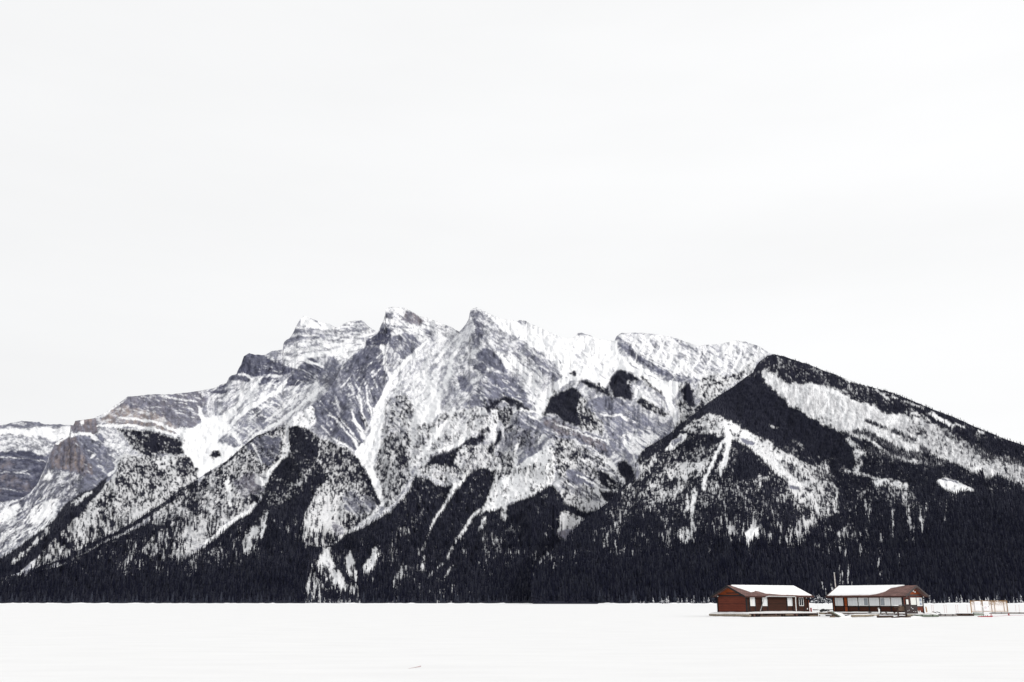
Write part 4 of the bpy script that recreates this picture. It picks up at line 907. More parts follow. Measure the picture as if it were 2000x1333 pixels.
# knoll in front
cD.poly([(1342, 832), (1362, 820), (1380, 812), (1395, 809), (1410, 813), (1430, 822), (1455, 838), (1485, 854), (1505, 864), (1530, 880), (1560, 898), (1590, 914), (1620, 925), (1634, 960), (1640, 1000), (1620, 1010), (1590, 1000), (1560, 985), (1546, 962), (1532, 942), (1510, 920), (1498, 906),
         (1475, 887), (1460, 874), (1440, 862), (1430, 862), (1400, 850), (1360, 848), (1335, 842)], 1.2, .4, f=.27, s=1, t=.15)
cD.poly([(1465, 878), (1500, 868), (1545, 905), (1590, 945), (1560, 960), (1530, 930), (1498, 900)], 2, .4, f=.06, t=.3)
cD.poly([(1430, 820), (1450, 836), (1485, 856), (1480, 866), (1440, 848), (1425, 838)], 1, .4, f=.1)
cD.poly([(1515, 898), (1545, 908), (1580, 945), (1560, 940), (1530, 920)], 3, .6, f=.55)
cD.poly([(1448, 856), (1462, 860), (1476, 866), (1472, 872), (1456, 868)], 1, .4, f=.0, s=.15)
cD.poly([(1540, 948), (1560, 950), (1562, 957), (1542, 956)], 1, .3, f=0, s=.15)
cD.poly([(1590, 905), (1615, 900), (1628, 940), (1630, 1000), (1605, 1000), (1590, 950)], 4, .6, f=.55)
cD.poly([(1350, 828), (1400, 818), (1406, 826), (1380, 838), (1350, 842)], 1.5, .6, f=.62)
cD.line([(1418, 826), (1424, 850), (1421, 880), (1418, 900), (1414, 914)], 9, 11, f=0, s=1)
cD.line([(1424, 852), (1410, 866), (1398, 884), (1394, 900), (1388, 916), (1378, 936), (1374, 955)], 6, 8, f=0, s=1)
cD.line([(1408, 905), (1407, 930)], 4, 3, f=.1, s=1)
cD.line([(1357, 962), (1353, 985), (1351, 1010), (1352, 1025)], 11, 3, f=.1, s=1)
cD.line([(1340, 965), (1346, 985), (1338, 1000)], 5, 5, f=.3, s=1)
cD.poly([(1298, 878), (1310, 862), (1330, 850), (1342, 848), (1338, 862), (1318, 878), (1302, 882)], 1.2, .5, f=.1, s=.8)
cD.poly([(1310, 862), (1332, 852), (1334, 860), (1316, 872)], 1, .4, s=.3, f=0)
cD.line([(1330, 842), (1352, 832), (1375, 828), (1400, 824)], 2.5, 3, f=.1)
cD.poly([(1244, 905), (1262, 896), (1280, 886), (1282, 900), (1270, 918), (1256, 938), (1246, 938), (1241, 925)], 1.5, .5, f=.42, s=.85)
cD.poly([(1241, 902), (1246, 905), (1250, 935), (1241, 940)], 1, .3, f=.05, s=.3)
cD.poly([(1262, 945), (1290, 922), (1330, 905), (1340, 900), (1372, 902), (1384, 915), (1374, 932), (1340, 936), (1310, 938), (1285, 950), (1265, 958)], 2, .6, f=.42, s=1)
cD.poly([(1345, 900), (1368, 902), (1372, 920), (1350, 922)], 2, .6, f=.2)
cD.poly([(1270, 980), (1285, 958), (1310, 955), (1325, 948), (1338, 944), (1334, 958), (1315, 965), (1295, 978), (1282, 985), (1272, 990)], 2, .6, f=.45)
cD.poly([(1384, 945), (1398, 938), (1406, 950), (1402, 962), (1390, 955)], 1.5, .5, f=.4)
cD.poly([(1325, 1052), (1323, 1040), (1332, 1034), (1340, 1028), (1345, 1040), (1342, 1062), (1336, 1068)], 1, .5, f=.22)
cD.line([(1350, 1025), (1349, 1045), (1354, 1060), (1358, 1052)], 4, 5, f=.2)
cD.poly([(1452, 1040), (1465, 1034), (1466, 1022), (1470, 1034), (1480, 1030), (1484, 1052), (1478, 1052), (1471, 1050), (1464, 1074), (1461, 1058), (1457, 1048)], .8, .3, f=.02)
cD.line([(1450, 1030), (1450, 1045)], 4, 3, f=.3); cD.line([(1464, 1070), (1463, 1088)], 3, 2, f=.3)
cD.poly([(1440, 940), (1455, 934), (1478, 936), (1504, 928), (1506, 938), (1480, 944), (1450, 944)], 1.5, .5, f=.52)
cD.line([(1485, 932), (1485, 955)], 7, 4, f=.4)
cD.poly([(1552, 985), (1575, 975), (1590, 990), (1600, 1020), (1585, 1040), (1570, 1035), (1560, 1010)], 3, .6, f=.55)
cD.poly([(1700, 938), (1715, 932), (1745, 938), (1776, 944), (1779, 956), (1770, 962), (1740, 954), (1712, 952)], 1.5, .5, f=.2)
cD.poly([(1712, 950), (1780, 952), (1792, 975), (1780, 990), (1740, 985), (1718, 972)], 3, .6, f=.7)
cD.poly([(1830, 944), (1836, 938), (1846, 934), (1868, 941), (1885, 948), (1902, 957), (1898, 961), (1878, 960), (1868, 966), (1850, 958), (1832, 948)], 1, .3, f=.06)
cD.line([(1840, 938), (1858, 940), (1870, 945)], 3, 2, s=.1, f=0)
cD.poly([(1640, 1028), (1655, 1024), (1680, 1026), (1682, 1045), (1672, 1056), (1655, 1050), (1642, 1042)], 2, .6, f=.45)
cD.line([(1646, 1064), (1651, 1080), (1650, 1094)], 6, 4, f=.35)
cD.poly([(1600, 985), (1620, 975), (1626, 1005), (1610, 1020), (1600, 1010)], 2, .6, f=.5)
for x, y, h in ((1745, 1020, 50), (1697, 1010, 26), (1720, 1045, 26), (1796, 1008, 20), (1800, 1030, 22), (1718, 1120, 26), (1692, 1135, 26), (1658, 1125, 40), (1640, 1125, 36), (1756, 1090, 20), (1698, 985, 20), (1847, 1010, 20), (1737, 975, 24), (1784, 1060, 18), (1900, 1012, 8), (1923, 1052, 6), (1956, 1062, 8),
                (1700, 1110, 20), (1675, 1060, 20), (1810, 985, 16), (1846, 985, 14), (1530, 1010, 20), (1410, 1020, 26), (1425, 1035, 20), (1250, 1090, 26), (1236, 1085, 16), (1300, 1070, 26), (1306, 1060, 20), (1290, 1010, 16), (1240, 1030, 16)):
    cD.line([(x, y - h / 2), (x + 1.5, y + h / 2)], 3.2, 2.2, f=.55)
for x in range(1250, 1310, 9):
    cD.line([(x, 955 + rnd.random() * 20), (x, 990 + rnd.random() * 30)], 5, 4, f=.6)
for x, y, h, w_ in ((1640, 1140, 44, 3), (1646, 1132, 30, 4), (1658, 1140, 50, 5), (1666, 1150, 26, 3), (1716, 1108, 34, 5), (1721, 1128, 22, 4), (1692, 1132, 34, 4), (1756, 1094, 26, 3), (1735, 1128, 14, 3), (1606, 1152, 30, 4), (1612, 1160, 24, 4), (1625, 1150, 20, 3), (1600, 1165, 18, 3),
                 (1745, 1025, 60, 4), (1697, 1005, 30, 5), (1770, 985, 44, 4), (1775, 1000, 40, 4), (1765, 975, 30, 5), (1690, 992, 26, 5), (1798, 1008, 22, 5), (1802, 1028, 26, 3), (1640, 1060, 40, 5), (1650, 1090, 22, 6), (1680, 1075, 20, 4), (1808, 990, 16, 4)):
    cD.line([(x, y - h / 2), (x + 1.5, y + h / 2)], w_ * .8, w_ * .6, f=.25, s=.95)
fD = cD.finish()
build_slope('right_mountain', D_, fD, 1040, 2240, nrows=300)
SWATH = swath
fB = cB.finish(); fA = cA.finish()

# ------------------------------------------------------------------ forests: every tree a small conifer standing on the slope
def tree_mat(name, c0, c1):
    m, nt, b = new_mat(name)
    at = nt.nodes.new('ShaderNodeAttribute'); at.attribute_name = 'shade'
    mx = nt.nodes.new('ShaderNodeMixRGB'); mx.inputs[1].default_value = (*c0, 1); mx.inputs[2].default_value = (*c1, 1)
    nt.links.new(at.outputs['Fac'], mx.inputs[0]); nt.links.new(mx.outputs[0], b.inputs['Base Color'])
    b.inputs['Roughness'].default_value = .9; b.inputs['Specular IOR Level'].default_value = .05
    return m
M_TREE = tree_mat('conifer_needles', (.008, .009, .019), (.028, .030, .042))
M_SNAG = tree_mat('bare_burnt_wood', (.13, .13, .145), (.30, .30, .32))

def tree_mesh(name, X, Y, Z, H, W, shade, mat, tiers=((0.0, 1.0, .52), (.36, .72, 1.0)), sides=5, seed=0):
    """all trees of one forest: each is a stack of ragged cones with a pointed top"""
    rs = np.random.RandomState(seed); n = len(X)
    V = []; F = []; S = []; off = 0
    for zb, wr, zt in tiers:
        a0 = rs.rand(n) * 6.28
        ring = []
        for k in range(sides):
            a = a0 + 2 * math.pi * k / sides
            r = W * wr * (.75 + .5 * rs.rand(n))
            ring.append(np.stack([X + r * np.cos(a), Y + r * np.sin(a), Z + H * (zb + .06 * rs.rand(n)) - (1.0 if zb == 0 else 0)], -1))
        tipx = (rs.rand(n) - .5) * .12 * W
        tip = np.stack([X + tipx, Y, Z + H * zt], -1)
        blk = np.stack(ring + [tip], 1)                       # n, sides+1, 3
        V.append(blk.reshape(-1, 3))
        base = off + np.arange(n)[:, None] * (sides + 1)
        for k in range(sides):
            F.append(np.concatenate([base + k, base + (k + 1) % sides, base + sides], 1))
        S.append(np.repeat(shade, sides + 1))
        off += n * (sides + 1)
    V = np.concatenate(V).astype(np.float32); F = np.concatenate(F).astype(np.int32); S = np.concatenate(S).astype(np.float32)
    me = bpy.data.meshes.new(name)
    me.vertices.add(len(V)); me.vertices.foreach_set('co', V.ravel())
    me.loops.add(F.size); me.loops.foreach_set('vertex_index', F.ravel())
    me.polygons.add(len(F)); me.polygons.foreach_set('loop_start', np.arange(0, F.size, 3, dtype=np.int32)); me.polygons.foreach_set('loop_total', np.full(len(F), 3, np.int32))
    a = me.attributes.new('shade', 'FLOAT', 'POINT'); a.data.foreach_set('value', S)
    me.update(); me.materials.append(mat)
    return me
def candidates(x0, x1, y0, y1, sx, sy, seed):
    rs = np.random.RandomState(seed)
    gx, gy = np.meshgrid(np.arange(x0, x1, sx), np.arange(y0, y1, sy))
    return (gx + (rs.rand(*gx.shape) - .5) * sx * 1.3).ravel(), (gy + (rs.rand(*gx.shape) - .5) * sy * 1.3).ravel()
def plant(name, sl, f, x0, x1, front, seed, label, cat='forest'):
    xs_, ys_ = [], []
    for (ya, yb, sx, sy) in ((600, 800, 2.2, 2.4), (800, 950, 2.5, 2.9), (950, 1070, 2.9, 3.5), (1070, 1179, 3.4, 4.2)):
        a, b = candidates(x0, x1, ya, yb, sx, sy, seed + ya); xs_.append(a); ys_.append(b)
    x = np.concatenate(xs_); y = np.concatenate(ys_)
    top = sl.top(x)
    keep = (y > top + .3) & (sample(f['tree'], x, y) > .5)
    if front is not None:
        keep &= (y < front.top(x) + 3) | (x < front.sil[0, 0])
    x = x[keep]; y = y[keep]
    D = slope_depth(sl, x, y)
    X, Y, Z = pix2(x, y, D)
    rs = np.random.RandomState(seed)
    H = np.interp(Z, [0, 250, 700, 1300], [16.5, 12.5, 9.5, 7.5]) * (.6 + .7 * rs.rand(len(x)))
    H *= .62 + .38 * sample(f['dens'], x, y)
    W = H * (.11 + .045 * rs.rand(len(x)))
    shade = np.clip(rs.rand(len(x)) ** 2.2 + .25 * (fbm(x / 30, y / 30, 3, 90) - .5), 0, 1)
    me = tree_mesh(name, X, Y, Z, H, W, shade, M_TREE, seed=seed)
    o = bpy.data.objects.new(name, me); COL.objects.link(o)
    print('FOREST', name, len(x))
    return tag(o, label, cat, kind='stuff')
plant('forest', B, fB, -235, 790, C, 1, 'dark conifer forest with snowy gaps on the far left slope below the brown slope and rusty cliff')
plant('forest', C, fC, -235, 1590, D_, 2, 'dark conifer forest covering the lower slopes of the central mountain down to the frozen lake')
plant('forest', D_, fD, 1040, 2235, None, 3, 'dense dark conifer forest on the long right mountain behind the two red cabins')
# burnt, leafless trees in the snowy swath of the right mountain
x, y = candidates(1484, 2015, 700, 960, 2.2, 3.6, 77)
k = (sample(fD['thin'], x, y) > .1) & (y > D_.top(x) + 4) & (RS.rand(len(x)) < .75)
x = x[k]; y = y[k]; Dp = slope_depth(D_, x, y); X, Y, Z = pix2(x, y, Dp)
H = 11 * (.5 + .8 * RS.rand(len(x)))
me = tree_mesh('burnt_forest', X, Y, Z, H, H * 0 + .30, RS.rand(len(x)), M_SNAG, tiers=((0.0, 1.0, 1.0),), sides=3, seed=9)
o = bpy.data.objects.new('burnt_forest', me); COL.objects.link(o)
tag(o, 'pale band of leafless burnt trees standing in snow high on the right mountain', 'forest', kind='stuff')

# ------------------------------------------------------------------ frozen lake
def snow_mat(name, bump=.25, scale=.5, stretch=(1, 1, 1), col=(.90, .905, .91)):
    m, nt, b = new_mat(name)
    N = nt.nodes; L = nt.links
    tc = N.new('ShaderNodeTexCoord'); mp = N.new('ShaderNodeMapping'); mp.inputs['Scale'].default_value = stretch; L.new(tc.outputs['Object'], mp.inputs[0])
    n = N.new('ShaderNodeTexNoise'); n.inputs['Scale'].default_value = scale; n.inputs['Detail'].default_value = 7; n.inputs['Roughness'].default_value = .6; L.new(mp.outputs[0], n.inputs['Vector'])
    r = N.new('ShaderNodeMapRange'); r.inputs['From Min'].default_value = .3; r.inputs['From Max'].default_value = .7; r.inputs['To Min'].default_value = .955; r.inputs['To Max'].default_value = 1.012
    L.new(n.outputs['Fac'], r.inputs['Value'])
    s = N.new('ShaderNodeVectorMath'); s.operation = 'SCALE'; s.inputs[0].default_value = col; L.new(r.outputs[0], s.inputs['Scale']); L.new(s.outputs[0], b.inputs['Base Color'])
    bp = N.new('ShaderNodeBump'); bp.inputs['Strength'].default_value = bump; bp.inputs['Distance'].default_value = .12; L.new(n.outputs['Fac'], bp.inputs['Height']); L.new(bp.outputs[0], b.inputs['Normal'])
    b.inputs['Roughness'].default_value = .8; b.inputs['Specular IOR Level'].default_value = .15
    return m
M_LAKE = snow_mat('lake_snow', .35, .35, (.55, 1.6, 1), (.855, .858, .86))
M_SNOW = snow_mat('settled_snow', .4, 2.5, col=(.93, .935, .945))
lk = MB()
ys = [-60] + [5 + 1.12 ** i for i in range(0, 74)] + [24000, 30000]
xs = np.linspace(-1, 1, 61)
vs = []; fs = []
for j, yy in enumerate(ys):
    wdt = 60 + max(yy, 0) * .9
    for i, xx in enumerate(xs):
        X_ = xx * wdt
        near = max(0, 1 - yy / 140)
        z = near * .035 * (float(fbm(np.array([X_ / 7.]), np.array([yy / 2.6]), 3, 44)[0]) - .5) * 2
        vs.append((X_, yy, z - .02))
for j in range(len(ys) - 1):
    for i in range(60):
        a = j * 61 + i; fs.append((a, a + 1, a + 62, a + 61))
lk.add(vs, fs)
tag(lk.build('frozen_lake', M_LAKE, smooth=True), kind='structure')
# low snowy bank where the ice meets the trees
bk = MB(); N_ = 500; vs = []; fs = []
for i in range(N_):
    px_ = -220 + 2440 * i / (N_ - 1)
    Db = np.interp(px_, [-10, 600, 1040, 1200, 2010], [2130, 2030, 1930, 1680, 1480]) - 12
    c = P(px_, Db)
    h = .7 + 7.5 * float(fbm(np.array([i / 2.3]), np.array([1.7]), 3, 45)[0]) ** 3.5 * (1.2 if px_ > 1230 else .5)
    h = min(h, 1.9)
    for dy, hz in ((-6, -.3), (-3, .35 * h), (0, h), (6, h * 1.1), (30, h * 1.2)):
        vs.append((c.x * (1 + dy / Db), c.y + dy, hz))
for i in range(N_ - 1):
    for q in range(4):
        a = i * 5 + q; fs.append((a, a + 5, a + 6, a + 1))
bk.add(vs, fs)
tag(bk.build('shore', M_SNOW, smooth=True), kind='structure')

# ------------------------------------------------------------------ single conifers along the shore
M_BARK = simple('bark', (.06, .05, .045), .9, .3, 8)
M_FROST = simple('snow_on_branches', (.86, .87, .90), .8, .05, 3)
def conifer_parts(seed, H, snowy):
    g = random.Random(seed)
    tr = MB(); tr.tube([(0, 0, -1), (0, 0, H * .55)], .22, 6, .08)
    me_v = []; me_f = []; sv = []; sf = []
    tiers = 9
    for t in range(tiers):
        z = H * (.10 + .86 * t / tiers); r = H * .17 * (1 - t / tiers) ** .8 * (.8 + .4 * g.random()) + .1
        n = 9; o = len(me_v); a0 = g.random() * 6
        tip = (0, 0, z + H * .17)
        for k in range(n):
            a = a0 + 6.283 * k / n; rr = r * (.6 + .8 * g.random())
            me_v.append((rr * math.cos(a), rr * math.sin(a), z - .05 * H * g.random()))
        me_v.append(tip)
        for k in range(n):
            me_f.append((o + k, o + (k + 1) % n, o + n))
            if snowy and g.random() < .5:
                p0 = Vector(me_v[o + k]); p1 = Vector(me_v[o + (k + 1) % n]); p2 = Vector(tip)
                q = len(sv); up = Vector((0, 0, .12)); c = (p0 + p1 + p2) / 3
                out = Vector((c.x, c.y, 0)).normalized() * .12
                sv += [tuple(p0.lerp(c, .1) + up + out), tuple(p1.lerp(c, .1) + up + out), tuple(p2.lerp(c, .45) + up + out)]
                sf.append((q, q + 1, q + 2))
    cr = MB(); cr.add(me_v, me_f)
    sn = None
    if sf: sn = MB(); sn.add(sv, sf)
    return tr, cr, sn
M_CROWN = simple('crown_needles', (.030, .034, .050), .9, .4, 2)
def make_conifer(seed, H, snowy):
    t = empty('conifer')
    tr, cr, sn = conifer_parts(seed, H, snowy)
    tr.build('trunk', M_BARK, t); c = cr.build('crown', M_CROWN, t)
    if sn: sn.build('snow_load', M_FROST, c)
    return t
def copy_tree(o, parent=None):
    c = o.copy(); COL.objects.link(c)
    if parent: c.parent = parent
    for ch in list(o.children): copy_tree(ch, c)
    return c
dark_p = [make_conifer(100 + i, h, False) for i, h in enumerate((17, 14, 20, 12))]
snow_p = [make_conifer(200 + i, h, True) for i, h in enumerate((9, 6, 12, 4.5))]
used = set()
def shore_tree(protos, px_, dD, s, label, group):
    i = rnd.randrange(len(protos)); p = protos[i]
    if id(p) in used: t = copy_tree(p)
    else: t = p; used.add(id(p))
    Db = np.interp(px_, [-10, 600, 1040, 1200, 2010], [2130, 2030, 1930, 1680, 1480]) - 6 + dD
    t.location = P(px_, Db, .5); t.rotation_euler = (0, 0, rnd.random() * 6.28); t.scale = (s, s, s * (.9 + .25 * rnd.random()))
    return tag(t, label, 'tree', group)
for i in range(150):
    shore_tree(dark_p, -2 + 2006 * (i + rnd.random() * .8) / 150, rnd.random() * 8, .75 + .4 * rnd.random(), 'dark narrow conifer in the front row of the forest edge along the frozen lake', 'conifers along the far shore')
for i in range(120):
    px_ = 1232 + 774 * (i + rnd.random()) / 120
    if 1395 < px_ < 1585 or 1625 < px_ < 1795: continue
    shore_tree(snow_p, px_, -4 + rnd.random() * 3, .6 + .6 * rnd.random(), 'small snow laden conifer on the snowy bank at the edge of the lake', 'snow laden saplings on the far bank')
for i in range(14):
    shore_tree(snow_p, 592 + 112 * (i + rnd.random()) / 14, -4 + rnd.random() * 3, .5 + .5 * rnd.random(), 'small snow laden conifer at the foot of the pale landslide on the shore', 'snow laden saplings below the landslide')

# ------------------------------------------------------------------ the two floating cabins
M_RED_LIT = siding('red_stained_siding_lit', (.075, .017, .010), (.17, .038, .020))  # red stain, with the stronger light on the gable ends put into the colour
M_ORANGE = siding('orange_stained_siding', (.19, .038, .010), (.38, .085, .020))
M_BROWN_SHADED = siding('brown_siding_shaded', (.024, .008, .004), (.055, .018, .010))  # brown boards, with the shade under the eave put into the colour
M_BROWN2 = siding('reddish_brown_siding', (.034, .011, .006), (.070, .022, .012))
M_TRIM = simple('black_trim_paint', (.010, .009, .011), .6, .2, 5)
M_TRIM2 = simple('brown_fascia_paint', (.050, .038, .038), .6, .2, 4)
M_FASCIA = simple('maroon_fascia_paint', (.055, .022, .018), .6, .2, 4)
M_WHITE = simple('white_frame_paint', (.80, .80, .79), .5, .05, 4)
M_METAL = simple('grey_galvanised', (.42, .42, .42), .5, .2, 6, metallic=.3)
M_LOG = simple('weathered_log', (.26, .22, .17), .9, .5, 3, (1, 1, 4), .4)
M_LOG2 = simple('wet_dark_wood', (.055, .035, .028), .9, .5, 4, (1, 1, 3), .4)
M_PLANK = simple('weathered_planks', (.16, .12, .09), .9, .4, 4, (1, 1, 3), .3)
M_STRING = simple('red_brown_stringer', (.10, .055, .045), .9, .4, 4, (1, 1, 3), .3)
M_DARK = simple('dark_parts_and_gap_shade', (.012, .010, .010), .9, .2, 4)  # near-black for dark gear, and for painted shade in the deck gap
def shingle_mat():
    m, nt, b = new_mat('reddish_roof_shingles')
    N = nt.nodes; L = nt.links
    tc = N.new('ShaderNodeTexCoord'); br = N.new('ShaderNodeTexBrick')
    br.inputs['Scale'].default_value = 1.0; br.inputs['Brick Width'].default_value = .45; br.inputs['Row Height'].default_value = .22; br.inputs['Mortar Size'].default_value = .025
    br.inputs['Color1'].default_value = (.125, .060, .052, 1); br.inputs['Color2'].default_value = (.20, .105, .090, 1); br.inputs['Mortar'].default_value = (.055, .028, .025, 1)
    L.new(tc.outputs['Object'], br.inputs['Vector'])
    n = N.new('ShaderNodeTexNoise'); n.inputs['Scale'].default_value = 1.3; n.inputs['Detail'].default_value = 6; L.new(tc.outputs['Object'], n.inputs['Vector'])
    r = N.new('ShaderNodeMapRange'); r.inputs['From Min'].default_value = .3; r.inputs['From Max'].default_value = .7; r.inputs['To Min'].default_value = .7; r.inputs['To Max'].default_value = 1.35; L.new(n.outputs['Fac'], r.inputs['Value'])
    s = N.new('ShaderNodeVectorMath'); s.operation = 'SCALE'; L.new(br.outputs['Color'], s.inputs[0]); L.new(r.outputs[0], s.inputs['Scale']); L.new(s.outputs[0], b.inputs['Base Color'])
    b.inputs['Roughness'].default_value = .85
    return m
M_SHINGLE = shingle_mat()
def curtain_mat(name, c1, c2, freq=16):
    m, nt, b = new_mat(name)
    N = nt.nodes; L = nt.links
    tc = N.new('ShaderNodeTexCoord'); mp = N.new('ShaderNodeMapping'); mp.inputs['Scale'].default_value = (freq, .01, .05); L.new(tc.outputs['Object'], mp.inputs[0])
    n = N.new('ShaderNodeTexNoise'); n.inputs['Scale'].default_value = .5; n.inputs['Detail'].default_value = 3; L.new(mp.outputs[0], n.inputs['Vector'])
    mx = N.new('ShaderNodeMixRGB'); mx.inputs[1].default_value = (*c1, 1); mx.inputs[2].default_value = (*c2, 1)
    r = N.new('ShaderNodeMapRange'); r.inputs['From Min'].default_value = .35; r.inputs['From Max'].default_value = .65; L.new(n.outputs['Fac'], r.inputs['Value']); L.new(r.outputs[0], mx.inputs[0])
    L.new(mx.outputs[0], b.inputs['Base Color']); b.inputs['Roughness'].default_value = .25; b.inputs['Coat Weight'].default_value = .5; b.inputs['Coat Roughness'].default_value = .03
    return m
M_CURTAIN = curtain_mat('pane_with_drawn_curtain', (.60, .62, .64), (.76, .78, .79))
M_GREYPANE = curtain_mat('pane_grey', (.20, .23, .26), (.30, .33, .36))
M_BLACKPANE = simple('dark_window_pane', (.02, .022, .028), .1, .1, 2)
M_CREAMPANE = curtain_mat('pane_cream', (.66, .66, .62), (.76, .76, .72))

FLOOR = .56; WTOP = 3.26; RIDGE = 4.62
class Frame:
    """cabin coordinates: u along the long wall from the near corner, v along the gable wall, z up"""
    def __init__(s, px_corner, D, px_gable, px_long, W, side):
        s.C = P(px_corner, D); s.W = W; s.side = side     # side +1: long wall runs to the right, -1: to the left
        best = None
        for k in range(0, 900):
            a = math.radians(k / 10)
            V = Vector((-side * math.cos(a), math.sin(a), 0)) if True else None
            q = s.C + V * W
            e_ = abs(topix((q.x, q.y, 1.8))[0] - px_gable)
            if best is None or e_ < best[0]: best = (e_, V)
        s.V = best[1]
        s.U = Vector((s.V.y, -s.V.x, 0)) * 1.0
        if s.U.x * side < 0: s.U = -s.U
        lo, hi = 2.0, 30.0
        for _ in range(40):
            m_ = (lo + hi) / 2; q = s.C + s.U * m_
            x_ = topix((q.x, q.y, 1.8))[0]
            if (x_ - px_long) * side < 0: lo = m_
            else: hi = m_
        s.L = lo
        s.flip = side
        ax = s.U * side                                     # local x axis of the empty
        s.rz = math.atan2(ax.y, ax.x)
        # local frame: x = flip*u ; y = +-v
        yl = Vector((-math.sin(s.rz), math.cos(s.rz), 0))
        s.ys = 1 if yl.dot(s.V) > 0 else -1
        print('CABIN', 'L', round(s.L, 2), 'rz', round(math.degrees(s.rz), 1), 'ys', s.ys)
    def u_at(s, px, v=0.0, z=1.8):
        """u on the long wall whose picture column is px"""
        lo, hi = -6.0, 30.0
        for _ in range(40):
            m_ = (lo + hi) / 2; q = s.C + s.U * m_ + s.V * v
            if (topix((q.x, q.y, z))[0] - px) * s.side < 0: lo = m_
            else: hi = m_
        return lo
    def v_at(s, px, u=0.0, z=1.8):
        lo, hi = -6.0, 20.0
        for _ in range(40):
            m_ = (lo + hi) / 2; q = s.C + s.U * u + s.V * m_
            if (topix((q.x, q.y, z))[0] - px) * s.side > 0: lo = m_
            else: hi = m_
        return lo
class CB(MB):
    def __init__(s, fr):
        super().__init__(1); s.fr = fr
    def add(s, vs, fs):
        return super().add([(v[0] * s.fr.flip, v[1] * s.fr.ys, v[2]) for v in vs], fs)

def roof_z(fr, v):
    half = fr.W / 2
    return RIDGE - (RIDGE - WTOP) * abs(v - half) / half
def snow_sheet(fr, outline, front, thick=.14, seed=0):
    """a blanket of snow on one roof slope; outline in (u, s): s = 0 ridge .. 1 eave"""
    g = random.Random(seed)
    half = fr.W / 2; ov = .62
    def pt(u, s_, up):
        dv = s_ * (half + ov)
        v = half - dv if front else half + dv
        z = RIDGE - (RIDGE - WTOP) * dv / half + .10 + up
        return (u, v, z)
    pts = []
    n = len(outline)
    for i in range(n):
        a = outline[i]; b = outline[(i + 1) % n]
        m = max(1, int(math.hypot(b[0] - a[0], (b[1] - a[1]) * 4) / .35))
        for k in range(m):
            t = k / m
            pts.append((a[0] + (b[0] - a[0]) * t + (g.random() - .5) * .08, a[1] + (b[1] - a[1]) * t + (g.random() - .5) * .02))
    cu = sum(p[0] for p in pts) / len(pts); cs = sum(p[1] for p in pts) / len(pts)
    mb = CB(fr)
    N = len(pts); vs = []; fs = []
    rings = ((1.0, 0.0), (.995, thick * .7), (.98, thick), (.0, thick * 1.1))
    for sc, up in rings[:-1]:
        for p in pts: vs.append(pt(cu + (p[0] - cu) * sc, cs + (p[1] - cs) * sc, up))
    for r_ in range(2):
        for i in range(N):
            fs.append((r_ * N + i, r_ * N + (i + 1) % N, (r_ + 1) * N + (i + 1) % N, (r_ + 1) * N + i))
    fs.append(tuple(2 * N + i for i in range(N)))
    mb.add(vs, fs)
    return mb

def window(fr, parent, wall, a0, a1, z0, z1, panes, name='window'):
    """panes: list of (share start, share end, material); the window sits proud of the wall"""
    def bx(mb, p0, p1, q0, q1, zz0, zz1):   # p along the wall, q outwards
        if wall == 'long': mb.box(p0, p1, -q1, -q0, zz0, zz1)
        else: mb.box(-q1, -q0, p0, p1, zz0, zz1)
    f = CB(fr); t = .07
    bx(f, a0, a1, .02, .09, z0, z0 + t); bx(f, a0, a1, .02, .09, z1 - t, z1)
    bx(f, a0, a0 + t, .022, .088, z0 + t, z1 - t); bx(f, a1 - t, a1, .022, .088, z0 + t, z1 - t)
    for (s0, s1, m_) in panes[:-1]:
        c = a0 + (a1 - a0) * s1
        bx(f, c - .03, c + .03, .024, .086, z0 + t, z1 - t)
    fo = f.build(name, M_WHITE, parent)
    for (s0, s1, m_) in panes:
        g = CB(fr); bx(g, a0 + (a1 - a0) * s0 + .03, a0 + (a1 - a0) * s1 - .03, .03, .05, z0 + t, z1 - t)
        g.build('pane', m_, fo)
    return fo

